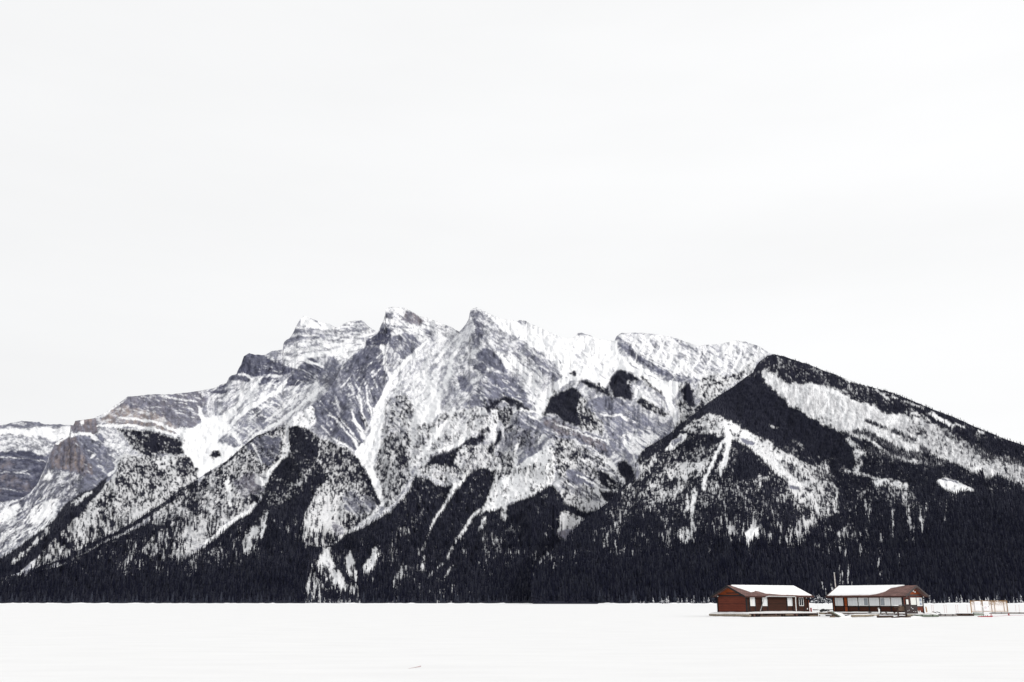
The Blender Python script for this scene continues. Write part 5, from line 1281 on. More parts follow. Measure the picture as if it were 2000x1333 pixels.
def cabin_shell(fr, label, side_mat, gable_mat, tri_mat, fascia_mat, rake_mat, front_snow, back_snow, name='floating_cabin'):
    root = empty(name, fr.C, fr.rz)
    tag(root, label, 'cabin')
    L, W = fr.L, fr.W; half = W / 2; t = .12
    w = CB(fr); w.box(0, L, 0, t, FLOOR, WTOP); w.build('side_wall', side_mat, root)
    w = CB(fr); w.box(0, L, W - t, W, FLOOR, WTOP); w.build('side_wall', side_mat, root)
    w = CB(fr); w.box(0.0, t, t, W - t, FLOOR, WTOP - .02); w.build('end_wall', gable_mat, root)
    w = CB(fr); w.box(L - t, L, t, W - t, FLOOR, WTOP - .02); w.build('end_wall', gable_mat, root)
    for u in (0.0, L - t):
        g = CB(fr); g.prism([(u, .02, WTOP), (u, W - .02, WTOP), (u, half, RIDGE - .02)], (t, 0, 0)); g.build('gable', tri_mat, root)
    fl = CB(fr); fl.box(.01, L - .01, .13, W - .13, FLOOR - .06, FLOOR + .06); fl.build('floor', M_DARK, root)
    # roof: two slabs with overhang
    ov = .62; og = .85; th = .12
    r = CB(fr)
    slope = (RIDGE - WTOP) / half
    zE = WTOP - slope * ov
    for sg in (-1, 1):
        ve = half + sg * (half + ov)
        r.prism([(-og, half, RIDGE), (-og, ve, zE), (-og, ve, zE + th), (-og, half, RIDGE + th)], (L + 2 * og, 0, 0))
    roof = r.build('roof', M_SHINGLE, root)
    # eave fascia boards and rake boards
    for sg in (-1, 1):
        ve = half + sg * (half + ov)
        f = CB(fr); f.box(-og - .03, L + og + .03, min(ve, ve + sg * .05), max(ve, ve + sg * .05), zE - .10, zE + th + .01); f.build('fascia', fascia_mat, roof)
        for u in (-og - .06, L + og):
            q = CB(fr); q.prism([(u, half, RIDGE - .14), (u, ve + sg * .05, zE - .16), (u, ve + sg * .05, zE + th + .03), (u, half, RIDGE + th + .03)], (.06, 0, 0)); q.build('rake_board', rake_mat, roof)
    snow_sheet(fr, front_snow, True, seed=3).build('roof_snow', M_SNOW, roof)
    snow_sheet(fr, back_snow, False, seed=4).build('roof_snow', M_SNOW, roof)
    # corner boards
    for (u, v) in ((0, 0), (0, W), (L, 0), (L, W)):
        c = CB(fr); s_ = .09
        c.box(u - s_, u + s_, v - s_, v + s_, FLOOR - .02, WTOP - .12 if v in (0, W) else WTOP); c.build('corner_board', M_TRIM, root)
    return root
def board(fr, root, wall, p0, p1, z0, z1, q=.035, mat=None, name='trim_board'):
    m = CB(fr)
    if wall == 'long': m.box(p0, p1, -q, 0.001, z0, z1)
    else: m.box(-q, 0.001, p0, p1, z0, z1)
    return m.build(name, mat or M_TRIM, root)

# ---- left cabin
A1 = Frame(1459.5, 156.5, 1402, 1578, 6.6, 1)
L1 = A1.L
def us(fr, lst):
    Lr = fr.L + 1.6
    return [(-.8 + u * Lr, s_) for u, s_ in lst]
snow1 = us(A1, [(.055, 0.0), (.065, .08), (.11, .30), (.17, .64), (.22, .62), (.27, .52), (.30, .55), (.35, .76), (.42, .80), (.55, .88), (.66, .88), (.79, .92), (.95, .95), (.985, .93), (.99, .5), (.985, 0.0)])
bsnow = lambda fr, u0=.10: us(fr, [(u0, 0.0), (u0, .95), (.98, .95), (.98, 0.0)])
cab1 = cabin_shell(A1, 'red brown cabin with a blank gable wall and four small windows along its side', M_BROWN_SHADED, M_RED_LIT, M_ORANGE, M_FASCIA, M_TRIM, snow1, bsnow(A1))
board(A1, cab1, 'gable', -.06, A1.W + .06, WTOP - .16, WTOP + .04, .05)
board(A1, cab1, 'gable', 1.9, 4.4, WTOP + .24, WTOP + .38, .05, name='louver')
board(A1, cab1, 'gable', 1.3, 5.2, WTOP + .22, WTOP + .235, .02)
z0w, z1w = 1.60, 2.90
for (pa, pb, pn) in ((1465.0, 1474.2, [(0, .40, M_CREAMPANE), (.40, 1, M_CURTAIN)]), (1489.0, 1498.2, [(0, 1, M_CURTAIN)]), (1538.0, 1547.2, [(0, 1, M_CURTAIN)]), (1560.5, 1569.2, [(0, .5, M_BLACKPANE), (.5, 1, M_BLACKPANE)])):
    a0 = A1.u_at(pa); a1 = A1.u_at(pb)
    board(A1, cab1, 'long', a0 - .19, a0 - .02, FLOOR, WTOP - .15, .04); board(A1, cab1, 'long', a1 + .02, a1 + .19, FLOOR, WTOP - .15, .04)
    board(A1, cab1, 'long', a0, a1, z1w, WTOP - .15, .036)
    window(A1, cab1, 'long', a0, a1, z0w, z1w, pn)
board(A1, cab1, 'long', .1, L1 - .1, WTOP - .2, WTOP - .06, .05)
# long white gutter along part of the eave, and its two downpipes
ge = -.75
g = CB(A1); ug0, ug1 = A1.u_at(1496, ge, 3.2), A1.u_at(1552, ge, 3.2)
g.tube([(ug0, ge - .05, 3.0), (ug0 + .6, ge - .05, 3.08), (ug1, ge - .05, 3.03)], .075, 8); gut = g.build('gutter', M_METAL, cab1)
g = CB(A1); g.tube([(ug0, ge - .05, 3.0), (ug0 - .35, ge + .02, 2.75), (ug0 - 1.15, -.35, FLOOR + .05)], .055, 8); g.build('downpipe', M_METAL, gut)
ud = A1.u_at(1554, ge, 3.0)
g = CB(A1); g.tube([(ud, ge, 3.0), (ud + .02, ge + .1, 2.3), (ud + .12, ge + .2, .62)], .07, 8); g.build('downpipe', M_WHITE, gut)
# small lamp, wall box
g = CB(A1); g.box(L1 - .42, L1 - .28, -.16, -.03, 2.78, 2.94); g.build('wall_lamp', M_WHITE, cab1)
g = CB(A1); g.box(-.16, -.02, A1.W - .28, A1.W - .14, 3.02, 3.16); g.build('wall_lamp', M_WHITE, cab1)
g = CB(A1); g.box(L1 - .34, L1 - .2, -.1, -.02, 1.05, 1.25); g.build('socket', M_WHITE, cab1)
# orange porch wall beyond the far corner
g = CB(A1); g.box(L1 + .1, L1 + .75, .45, .6, FLOOR, 2.5); g.build('porch_wall', M_ORANGE, cab1)

# ---- right cabin
A2 = Frame(1766.5, 156.0, 1802.5, 1627.5, 6.6, -1)
L2 = A2.L
snow2 = us(A2, [(.14, 0.0), (.20, .12), (.275, .25), (.29, .42), (.30, .56), (.34, .72), (.385, .84), (.45, .91), (.60, .93), (.84, .94), (.99, .95), (.99, 0.0)])
cab2 = cabin_shell(A2, 'long red brown cabin with a row of six wide white windows along its side', M_BROWN2, M_RED_LIT, M_ORANGE, M_FASCIA, M_TRIM2, snow2, bsnow(A2, .16))
z0, z1 = 1.62, 2.86
board(A2, cab2, 'long', .1, L2 - .1, z1 + .02, WTOP - .34, .03, M_ORANGE, 'siding_band')
board(A2, cab2, 'long', .1, L2 - .1, WTOP - .32, WTOP - .06, .05)
board(A2, cab2, 'long', .1, L2 - .1, z0 - .12, z0 - .02, .045)
wins = ((1632.2, 1647.4, [(0, .55, M_CURTAIN), (.55, 1, M_CURTAIN)]), (1657.0, 1675.8, [(0, 1, M_CURTAIN)]), (1677.6, 1696.8, [(0, .46, M_GREYPANE), (.46, 1, M_CURTAIN)]), (1698.6, 1718.0, [(0, 1, M_CURTAIN)]), (1719.8, 1739.8, [(0, .55, M_CURTAIN), (.55, 1, M_GREYPANE)]), (1741.2, 1762.0, [(0, 1, M_CURTAIN)]))
for (pa, pb, pn) in wins:
    a1 = A2.u_at(pa); a0 = A2.u_at(pb)
    window(A2, cab2, 'long', a0, a1, z0, z1, pn)
for px_ in (1631.0, 1648.8, 1656.0, 1676.6, 1697.6, 1718.8, 1740.6, 1763.2):
    u = A2.u_at(px_); board(A2, cab2, 'long', u - .085, u + .085, FLOOR, WTOP - .06, .07)
ua, ub = A2.u_at(1655.0), A2.u_at(1650.0)
board(A2, cab2, 'long', ua, ub, FLOOR, WTOP - .34, .04, M_ORANGE, 'siding_panel')
ua, ub = A2.u_at(1630.2), A2.u_at(1628.6)
board(A2, cab2, 'long', ua, ub, FLOOR, WTOP - .34, .04, M_ORANGE, 'siding_panel')
# gable end: door, two windows, lamps
board(A2, cab2, 'gable', -.06, A2.W + .06, WTOP - .12, WTOP + .10, .05, M_TRIM2)
board(A2, cab2, 'gable', -.05, A2.W + .05, WTOP - .40, WTOP - .34, .05, M_TRIM2)
v0, v1 = A2.v_at(1768.5), A2.v_at(1774.5)
d = CB(A2); d.box(-.07, 0.001, v0, v1, FLOOR, 2.72); door = d.build('door', M_TRIM, cab2)
d = CB(A2); d.box(-.10, -.07, v0 + .15, v1 - .15, 1.35, 2.58); d.build('pane', M_CREAMPANE, door)
v2, v3 = A2.v_at(1778.5), A2.v_at(1789.0)
window(A2, cab2, 'gable', v2, v3, 1.6, 2.86, [(0, 1, M_CREAMPANE)])
v4, v5 = A2.v_at(1790.5), A2.v_at(1800.8)
wf = window(A2, cab2, 'gable', v4, v5, 1.6, 2.86, [(0, .4, M_CREAMPANE), (.4, 1, M_CURTAIN)])
M_POSTER = simple('blue_notice', (.22, .27, .36), .7, .6, 9)
vm = v4 + (v5 - v4) * .55
d = CB(A2); d.box(-.10, -.055, vm, vm + .55, 2.3, 2.75); d.box(-.10, -.055, vm + .1, vm + .5, 1.75, 2.1); d.build('notice', M_POSTER, wf)
for v in (v3 + .12, A2.v_at(1776.6)):
    board(A2, cab2, 'gable', v - .1, v + .1, FLOOR, WTOP - .12, .06, M_TRIM2)
board(A2, cab2, 'gable', v2, v5, 1.44, 1.56, .05, M_TRIM2)
for v, z in ((A2.W * .52, RIDGE - .75), (A2.W * .60, RIDGE - .9)):
    d = CB(A2); d.blob((-.16, v, z), (.12, .17, .11), 4); d.build('floodlight', M_WHITE, cab2, smooth=True)
d = CB(A2); d.blob((-.12, A2.W * .36, RIDGE - .55), (.07, .08, .07), 5); d.build('wall_lamp', M_WHITE, cab2, smooth=True)
d = CB(A2); d.blob((-.1, A2.W + .2, 2.98), (.12, .14, .12), 6); d.build('wall_lamp', M_WHITE, cab2, smooth=True)

# ------------------------------------------------------------------ floating decks
def deck(fr, u0, u1, v0, v1, label, seed, mound=.12, lip=.495):
    root = empty('floating_deck', fr.C, fr.rz); tag(root, label, 'deck')
    g = random.Random(seed)
    def lg(a, b, r, m=M_LOG, nm='log'):
        q = CB(fr); pts = [Vector(a).lerp(Vector(b), k / 8) + Vector((0, 0, (g.random() - .5) * .04)) for k in range(9)]
        q.tube(pts, r, 9, r * .85); return q.build(nm, m, root, smooth=True)
    # logs along the gable side
    lg((u0, v0 - .3, .20), (u0, v1, .20), .20)
    lg((u0 + .5, v0, .14), (u0 + .5, v1 - .3, .14), .16, M_LOG2)
    # stringers and blocks along the long side
    q = CB(fr); q.box(u0 + .2, u1, v0, v0 + .12, .38, .46); q.build('stringer', M_STRING, root)
    q = CB(fr); q.box(u0 + .2, u1, v0 + .14, v0 + .5, -.05, .38); q.build('gap_shade_block', M_DARK, root)  # solid near-black block standing in for the shade under the deck edge
    u = u0 + .3
    while u < u1 - .3:
        w_ = .14 + .25 * g.random()
        q = CB(fr); q.box(u, u + w_, v0 - .03, v0 + .135, .02 + .1 * g.random(), .375); q.build('block', M_LOG2 if g.random() < .55 else M_STRING, root)
        u += w_ + .35 + .9 * g.random()
    q = CB(fr)
    x = u0 + .2
    while x < u1 - .2:
        q.box(x, x + .19, v0 - .08, v1, .462, .50); x += .21
    q.build('planks', M_PLANK, root)
    # snow lying on the deck
    nu, nv = 70, 12; vs = []; fs = []
    for i in range(nu + 1):
        for j in range(nv + 1):
            uu = u0 + .05 + (u1 - u0 - .1) * i / nu; vv = v0 - .14 + (v1 - v0 + .1) * j / nv
            edge = min(i, nu - i, j, nv - j)
            h = .50 + (.02 if edge == 0 else .08) + mound * min(1, edge / 2) * math.sin(math.pi * min(1, max(0, (uu - u0) / (u1 - u0)))) ** .7 + .10 * float(fbm(np.array([uu / 1.3 + seed]), np.array([vv / 1.1]), 3, 47)[0])
            if edge == 0: h = lip if j == 0 else .495
            if j == 0: vv -= .12 if lip < .4 else 0
            if j == 0: vv += .07 * (g.random() - .5)
            vs.append((uu, vv, h))
    for i in range(nu):
        for j in range(nv):
            a = i * (nv + 1) + j; fs.append((a, a + nv + 1, a + nv + 2, a + 1))
    q = CB(fr); q.add(vs, fs); q.build('deck_snow', M_SNOW, root, smooth=True)
    return root, lg
dk1, lg1 = deck(A1, -.95, L1 + .9, -1.35, A1.W + 1.0, 'log and plank deck dusted with snow under the cabin with the blank gable', 5, .20)
lg1((3.2, -1.42, .16), (4.6, -1.5, .14), .14, M_LOG2); lg1((6.6, -1.45, .24), (8.2, -1.45, .26), .15, M_PLANK); lg1((1.2, -1.5, .06), (5.5, -1.55, .05), .10, M_PLANK)
lg1((L1 - 1.5, -1.5, .08), (L1 + .9, -1.5, .1), .13, M_PLANK)
dk2, lg2 = deck(A2, -1.1, L2 + .9, -1.25, A2.W + .8, 'snow covered plank deck around the long cabin with six windows', 6, .10, .16)

def at_ice(px_, py_):
    """point of the ice at a photo pixel"""
    D = EYE * FPX / (py_ - HORIZON)
    for _ in range(3):
        c = P(px_, D); y_ = topix(c)[1]; D *= (y_ - HORIZON) / (py_ - HORIZON)
    return P(px_, D)
# snow heaped against the decks so that they sit in the ice
def drift(pts, w, h, name='snow_drift', seed=1):
    n = len(pts) * 8; vs = []; fs = []; m = 8
    P_ = [Vector(p) for p in pts]
    for i in range(n + 1):
        t = i / n * (len(P_) - 1); k = min(int(t), len(P_) - 2); c = P_[k].lerp(P_[k + 1], t - k); d_ = (P_[k + 1] - P_[k]).normalized(); nrm = Vector((-d_.y, d_.x, 0))
        e_ = math.sin(math.pi * i / n) ** .5
        hh = h * e_ * (.6 + .8 * float(fbm(np.array([i / 4. + seed * 9]), np.array([.5]), 3, 48)[0]))
        for j in range(m + 1):
            s_ = -1 + 2 * j / m
            vs.append(tuple(c + nrm * w * s_ * (.5 + .5 * e_) + Vector((0, 0, hh * (1 - s_ * s_) ** 1.3 - .04))))
    for i in range(n):
        for j in range(m):
            a = i * (m + 1) + j; fs.append((a, a + m + 1, a + m + 2, a + 1))
    q = MB(); q.add(vs, fs); return q.build(name, M_SNOW, smooth=True)
dr = []
dr.append(drift([at_ice(1384, 1204.5), at_ice(1420, 1205.2), at_ice(1455, 1205.5)], .8, .10, seed=1))
dr.append(drift([at_ice(1462, 1206.0), at_ice(1520, 1207.2), at_ice(1592, 1206.0)], .7, .12, seed=2))
dr.append(drift([at_ice(1640, 1206.5), at_ice(1665, 1205.6), at_ice(1700, 1205.2), at_ice(1720, 1205.2)], .8, .34, seed=3))
dr.append(drift([at_ice(1740, 1208.0), at_ice(1770, 1208), at_ice(1800, 1207)], .6, .14, seed=5))
dr.append(drift([at_ice(1772, 1206.0), at_ice(1785, 1206), at_ice(1800, 1205.5)], .7, .22, seed=6))
dr.append(drift([at_ice(1716, 1206.0), at_ice(1735, 1206.0), at_ice(1760, 1206)], .6, .22, seed=8))
for i, o in enumerate(dr): tag(o, kind='structure')

# ------------------------------------------------------------------ loose floats, logs and gear on the ice
def log_thing(name, pts, r, mat, label, cat, snow=True, group=None, taper=.85):
    c = (Vector(pts[0]) + Vector(pts[-1])) / 2
    root = empty(name, (c.x, c.y, 0)); tag(root, label, cat, group)
    loc = [Vector(p) - Vector((c.x, c.y, 0)) for p in pts]
    full = []
    for k in range(len(loc) - 1):
        for q in range(4): full.append(loc[k].lerp(loc[k + 1], q / 4) + Vector((0, 0, rnd.uniform(-.02, .02))))
    full.append(loc[-1])
    m = MB(); m.tube(full, r, 9, r * taper); m.build('log_body', mat, root, smooth=True)
    if snow:
        m = MB(); m.tube([p + Vector((0, .05, r * .75)) for p in full], r * .6, 8, r * .5); m.build('snow_cap', M_SNOW, root, smooth=True)
    return root
def lift(v, z): return Vector((v.x, v.y, z))
log_thing('boom_log', [lift(at_ice(1588, 1201), .28), lift(at_ice(1616, 1201.5), .26)], .20, M_LOG, 'short pale boom log bridging the gap between the two cabin decks', 'log')
log_thing('boom_log', [lift(at_ice(1664, 1206), .18), lift(at_ice(1690, 1205.6), .20), lift(at_ice(1716, 1205), .24)], .18, M_LOG, 'brown boom log half buried in snow below the third and fourth cabin windows', 'log')
log_thing('boom_log', [lift(at_ice(1714, 1206.8), .12), lift(at_ice(1744, 1206.4), .14)], .16, M_LOG2, 'dark wet log lying on the ice left of the wooden trestle', 'log', snow=False)
log_thing('boom_log', [lift(at_ice(1742, 1207.0), .05), lift(at_ice(1779, 1206.2), .06)], .09, M_LOG2, 'thin dark log on the ice under the trestle legs', 'log', snow=False)
def flat_float(x0, x1, py_, depth, h, label, mat, seed, tip=0.0):
    a = at_ice(x0, py_); b = at_ice(x1, py_); root = empty('dock_float', ((a.x + b.x) / 2, (a.y + b.y) / 2, 0)); tag(root, label, 'float', 'low floats to the right of the cabins')
    d_ = (b - a); L_ = d_.length; root.rotation_euler = (0, 0, math.atan2(d_.y, d_.x))
    q = MB(); n = 14; vs = []; fs = []
    prof = [(0, h), (0, h * .55), (.12, .02), (depth, .02), (depth, h)]
    for i in range(n + 1):
        x = -L_ / 2 + L_ * i / n; k = 1 - max(0, abs(2 * i / n - 1) - .8) * 2.2
        for (yy, zz) in prof: vs.append((x, yy, zz * k + tip * i / n))
    m_ = len(prof)
    for i in range(n):
        for j in range(m_ - 1):
            a_ = i * m_ + j; fs.append((a_, a_ + m_, a_ + m_ + 1, a_ + 1))
        fs.append((i * m_, i * m_ + m_ - 1, (i + 1) * m_ + m_ - 1, (i + 1) * m_))
    fs.append(tuple(range(m_))); fs.append(tuple(n * m_ + j for j in range(m_)))
    q.add(vs, fs); q.build('hull', mat, root)
    q = MB(); vs = []; fs = []
    for i in range(n * 2 + 1):
        x = -L_ / 2 + L_ * i / (n * 2)
        for j in range(5):
            yy = -.05 + (depth + .1) * j / 4
            zz = h + tip * i / (n * 2) + (.03 if 0 < j < 4 and 0 < i < n * 2 else -.02) + .07 * float(fbm(np.array([x / .8 + seed]), np.array([yy]), 3, 49)[0])
            vs.append((x, yy, zz))
    for i in range(n * 2):
        for j in range(4):
            a_ = i * 5 + j; fs.append((a_, a_ + 5, a_ + 6, a_ + 1))
    q.add(vs, fs); q.build('snow_cap', M_SNOW, root, smooth=True)
    for t_ in (.22, .7):
        q = MB(); q.box(-L_ / 2 + L_ * t_, -L_ / 2 + L_ * t_ + .12, -.06, 0, h * .3, h * .95); q.build('fender', M_DARK, root)
    return root
M_GREEN = simple('grey_green_hull', (.20, .23, .19), .7, .4, 3)
M_GREYW = simple('grey_weathered_wood', (.30, .28, .27), .85, .4, 3, (1, 4, 4))
flat_float(1791, 1834, 1205.6, 1.6, .36, 'grey green float just right of the gable end of the long cabin', M_GREEN, 1)
flat_float(1839, 1870, 1204.4, 1.5, .36, 'brown wooden float in the gap between the green float and the dark one', M_GREYW, 2)
flat_float(1870, 1903, 1203.8, 1.5, .40, 'dark edged float ending beside the red sled', M_LOG2, 3)
flat_float(1940, 2012, 1199.5, 1.6, .30, 'long snow covered float running out of the picture behind the red cone', M_GREYW, 4)
# boarded ramp tilted in the snow between the cabins
rp = empty('boarding_ramp', at_ice(1634, 1206)); tag(rp, 'pale green edged ramp tilted in the snow between the two cabins', 'ramp')
q = MB(); q.prism([(-.75, 0, .78), (.50, -.3, .02), (.66, -.3, .12), (-.60, 0, .88)], (0, .12, 0)); q.build('side_rail', M_GREEN, rp)
q = MB(); q.prism([(-.70, .14, .72), (.46, -.12, .0), (.46, 2.0, .02), (-.70, 2.3, .74)], (.05, 0, .05)); q.build('ramp_board', M_PLANK, rp)
q = MB(); q.prism([(-.55, .16, .78), (.60, -.1, .04), (1.3, -.1, .04), (1.6, 2.0, .42), (-.5, 2.2, .78)], (.0, 0, .10)); q.build('snow_cap', M_SNOW, rp)
q = MB(); q.box(-.98, -.3, -.25, .1, -.05, .20); q.build('end_block', M_PLANK, rp)
# dark rubbish heaps and tyres between the cabins
def lump(px_, py_, D, z, rx, ry, rz_, mat, name, label, cat, seed, group=None):
    o = MB().blob((0, 0, 0), (rx, ry, rz_), seed, 10, 6, .35).build(name, mat, None, P(px_, D, z)); return tag(o, label, cat, group)
M_RUB = simple('black_rubber', (.02, .02, .022), .6, .3, 6)
def tyre(px_, D, z, R_, label, lean):
    m = MB(); n = 18; k = 8; vs = []; fs = []
    for i in range(n):
        a = 6.283 * i / n
        for j in range(k):
            b = 6.283 * j / k; rr = R_ + .13 * math.cos(b)
            vs.append((rr * math.cos(a), .13 * math.sin(b), rr * math.sin(a)))
    for i in range(n):
        for j in range(k): fs.append((i * k + j, ((i + 1) % n) * k + j, ((i + 1) % n) * k + (j + 1) % k, i * k + (j + 1) % k))
    m.add(vs, fs); o = m.build('tyre', M_RUB, None, P(px_, D, z), smooth=True); o.rotation_euler = (lean, 0, .4)
    return tag(o, label, 'tyre')
tyre(1606, 176, .80, .36, 'black tyre leaning in the snow nearer the gable roof eave between the cabins', 1.1)
tyre(1612, 178, .78, .30, 'smaller black tyre lying nearer the long cabin between the cabins', 1.3)
log_thing('boom_log', [P(1588, 185, .85), P(1600, 186, .82)], .09, M_LOG2, 'dark pole lying right of the red barrel behind the gap', 'log', snow=False)
log_thing('boom_log', [P(1614, 186, .84), P(1628, 186, .84)], .09, M_LOG2, 'dark pole lying behind the tyres against the long cabin', 'log', snow=False)
lump(1620.5, 1195, 160, .66, .38, .3, .16, M_LOG2, 'debris_heap', 'dark heap of scrap on the snow beside the boarding ramp', 'debris', 12)
lump(1617, 1193, 161, .9, .3, .2, .07, M_DARK, 'tarpaulin', 'small dark tarpaulin scrap above the heap by the ramp', 'tarpaulin', 13)
M_RED2 = simple('red_plastic', (.34, .02, .025), .45, .2, 5)
br = empty('barrel', P(1585, 166, 0)); tag(br, 'small red barrel standing behind the right end of the left cabin', 'barrel')
MB().tube([(0, 0, .55), (0, 0, .9), (0, 0, 1.25)], .13, 12, .13).build('drum', M_RED2, br, smooth=True); MB().tube([(0, 0, 1.25), (0, 0, 1.29)], .11, 12, .1).build('lid', M_DARK, br)
def post(px_, D, z0_, z1_, r, mat, name, label, cat, group=None, capm=None, lean=0.0):
    root = empty(name, P(px_, D, 0)); tag(root, label, cat, group)
    MB().tube([(0, 0, z0_), (lean, 0, z1_)], r, 8, r * .9).build('shaft', mat, root)
    if capm: MB().blob((lean, 0, z1_ + .03), (r * 1.5, r * 1.5, .08), 3).build('cap', capm, root, smooth=True)
    return root
post(1599, 160, -.1, 1.75, .055, M_WHITE, 'mooring_post', 'white mooring post standing in the gap between the two cabins', 'post', capm=M_SNOW)
post(1637.5, 176, 0, 7.15, .10, simple('bleached_pole', (.50, .46, .44), .8, .3, 3), 'mast', 'tall bare pole rising behind the left end of the long cabin roof', 'pole', capm=M_METAL, lean=-.12)
# short white pedestal on the deck
pd = empty('power_pedestal', P(1717.5, 154.2, .55)); tag(pd, 'short white pedestal standing in the deck snow below the fourth window', 'pedestal')
q = MB(); q.box(-.10, .10, -.08, .08, -.05, .62); q.build('column', M_WHITE, pd, bevel=.02); q = MB(); q.box(-.16, .02, -.12, .10, .62, .80); q.build('hood', M_METAL, pd, bevel=.03)
for i, (x_, y_, s_, l_) in enumerate(((1699, 1199, .26, 'dark cleat poking out of the deck snow left of the white pedestal'), (1720, 1199, .13, 'small dark cleat at the foot of the white pedestal'), (1731, 1197.5, .15, 'small dark cleat on the deck right of the white pedestal'), (1747, 1198, .16, 'dark cleat on the deck just left of the trestle'), (1804, 1199, .18, 'dark cleat in the snow below the gable end corner'))):
    o = empty('cleat', P(x_, 154.4, .60)); tag(o, l_, 'cleat')
    q = MB(); q.tube([(-s_, 0, .06), (0, 0, .09), (s_, 0, .06)], .05, 8); q.build('horn', M_DARK, o); q = MB(); q.box(-.05, .05, -.04, .04, -.08, .07); q.build('base', M_DARK, o)
# timber trestle with an information board in front of the gable corner
tr = empty('trestle', at_ice(1762, 1205.8)); tag(tr, 'dark timber trestle on two legs with a boarded panel in front of the long cabin', 'trestle')
sc_ = EYE * FPX / 28 / FPX * 1.0
k = 1 / 12.1
for x_ in (1755.3, 1770.0):
    q = MB(); q.box((x_ - 1762) * k - .09, (x_ - 1762) * k + .09, -.09, .09, -.1, 1.72); q.build('leg', M_LOG2, tr)
q = MB(); q.box((1756.5 - 1762) * k, (1769 - 1762) * k, -.05, .03, .92, 1.58); q.build('panel', simple('brown_boards', (.19, .13, .095), .8, .4, 3, (1, 1, 8)), tr)
q = MB(); q.box((1750 - 1762) * k, (1756 - 1762) * k + .2, -.3, .3, 1.34, 1.50); q.build('shelf', M_LOG2, tr)
q = MB(); q.prism([(-1.0, -.2, 1.60), (1.1, -.2, 1.76), (1.1, -.2, 1.86), (-1.0, -.2, 1.70)], (0, .55, 0)); q.build('top_board', M_TRIM2, tr)
q = MB(); q.box(-1.05, -.45, -.28, .28, 1.64, 1.74); q.build('snow_cap', M_SNOW, tr, bevel=.04)
q = MB(); q.prism([(-.99, 0, 1.3), (-.55, 0, .78), (-.5, 0, .88), (-.9, 0, 1.36)], (0, .08, 0)); q.build('brace', M_LOG2, tr)
q = MB(); q.box((1771.5 - 1762) * k, (1776.5 - 1762) * k, -.12, -.08, 1.10, 1.72); q.build('notice', M_WHITE, tr)
# grey cabinet with white blots of snow
cb = empty('cabinet', P(1781, 151.6, .55)); tag(cb, 'dark grey cabinet speckled with snow beside the trestle below the gable windows', 'cabinet')
q = MB(); q.box(-.85, .85, -.2, .45, -.05, 1.18); q.build('body', M_TRIM2, cb, bevel=.02)
for i in range(7):
    q = MB(); q.blob((rnd.uniform(-.75, .75), -.21, rnd.uniform(.05, 1.1)), (.05, .03, .045), i); q.build('snow_blot', M_SNOW, cb, smooth=True)
q = MB(); q.box(-.6, .85, -.22, .46, 1.18, 1.24); q.build('lid', M_TRIM, cb)
for i, (x_, l_) in enumerate(((1793.2, 'left one of two white jugs standing by the red gable wall'), (1797.4, 'right one of two white jugs standing by the red gable wall'))):
    o = empty('jug', P(x_, 152.5, .60)); tag(o, l_, 'jug', 'white jugs by the gable wall')
    q = MB(); q.tube([(0, 0, 0), (0, 0, .22), (0, 0, .30)], .11, 10, .09); q.build('body', M_WHITE, o, smooth=True); q = MB(); q.tube([(0, 0, .30), (0, 0, .37)], .04, 8); q.build('cap', M_WHITE, o)
# red sled, green cover, cone and rope
M_COVER = simple('grey_green_cover', (.34, .36, .34), .7, .3, 3)
rb = empty('covered_rowboat', at_ice(1911, 1203)); tag(rb, 'grey green covered rowboat in the snow in front of the fenced frame', 'boat')
def hull(mb, L_, W_, H_, z=0.0, n=12):
    vs = []; fs = []; m = 7
    for i in range(n + 1):
        t = i / n; w_ = W_ / 2 * math.sin(math.pi * min(1, .12 + t * .88)) ** .6; x = -L_ / 2 + L_ * t
        for j in range(m):
            a = math.pi * j / (m - 1); vs.append((x, -w_ * math.cos(a), z + H_ * math.sin(a)))
    for i in range(n):
        for j in range(m - 1):
            a = i * m + j; fs.append((a, a + m, a + m + 1, a + 1))
    mb.add(vs, fs); return mb
hull(MB(), 1.6, .9, .34, .22).build('cover', M_COVER, rb, smooth=True)
q = MB(); q.prism([(-.8, -.45, .05), (.75, -.45, .05), (.8, -.45, .26), (-.85, -.45, .26)], (0, .9, 0)); q.build('hull', M_GREEN, rb)
q = MB(); q.blob((0, .1, .56), (.7, .35, .10), 5); q.build('snow_cap', M_SNOW, rb, smooth=True)
sl_ = empty('sled', at_ice(1924, 1205.4)); tag(sl_, 'low red sled on the snow just right of the covered rowboat', 'sled')
q = MB(); q.prism([(-.95, -.3, .0), (.95, -.3, .0), (1.1, -.3, .14), (-1.05, -.3, .10)], (0, .6, 0)); q.build('tray', M_RED2, sl_)
q = MB(); q.bar((.75, -.25, .1), (.82, -.25, .42), .05); q.bar((1.02, -.25, .1), (.84, -.25, .42), .05); q.bar((.70, -.28, .14), (1.1, -.28, .14), .06); q.build('handle', M_RED2, sl_)
for i in range(4):
    q = MB(); q.tube([(-.5 + .28 * i, -.1, .10), (-.52 + .28 * i, -.1, .30)], .05, 8); q.build('load', M_LOG2 if i % 2 else M_METAL, sl_)
cn = empty('marker_cone', at_ice(1970.5, 1202.8)); tag(cn, 'small red marker cone on the snow near the right edge', 'cone')
MB().tube([(0, 0, .02), (0, 0, .42)], .17, 10, .03).build('cone_body', M_RED2, cn, smooth=True); q = MB(); q.box(-.22, .22, -.22, .22, 0, .03); q.build('base', M_RED2, cn)
a = at_ice(1937, 1204.6); b = at_ice(1970, 1203); c = at_ice(1999, 1202.6)
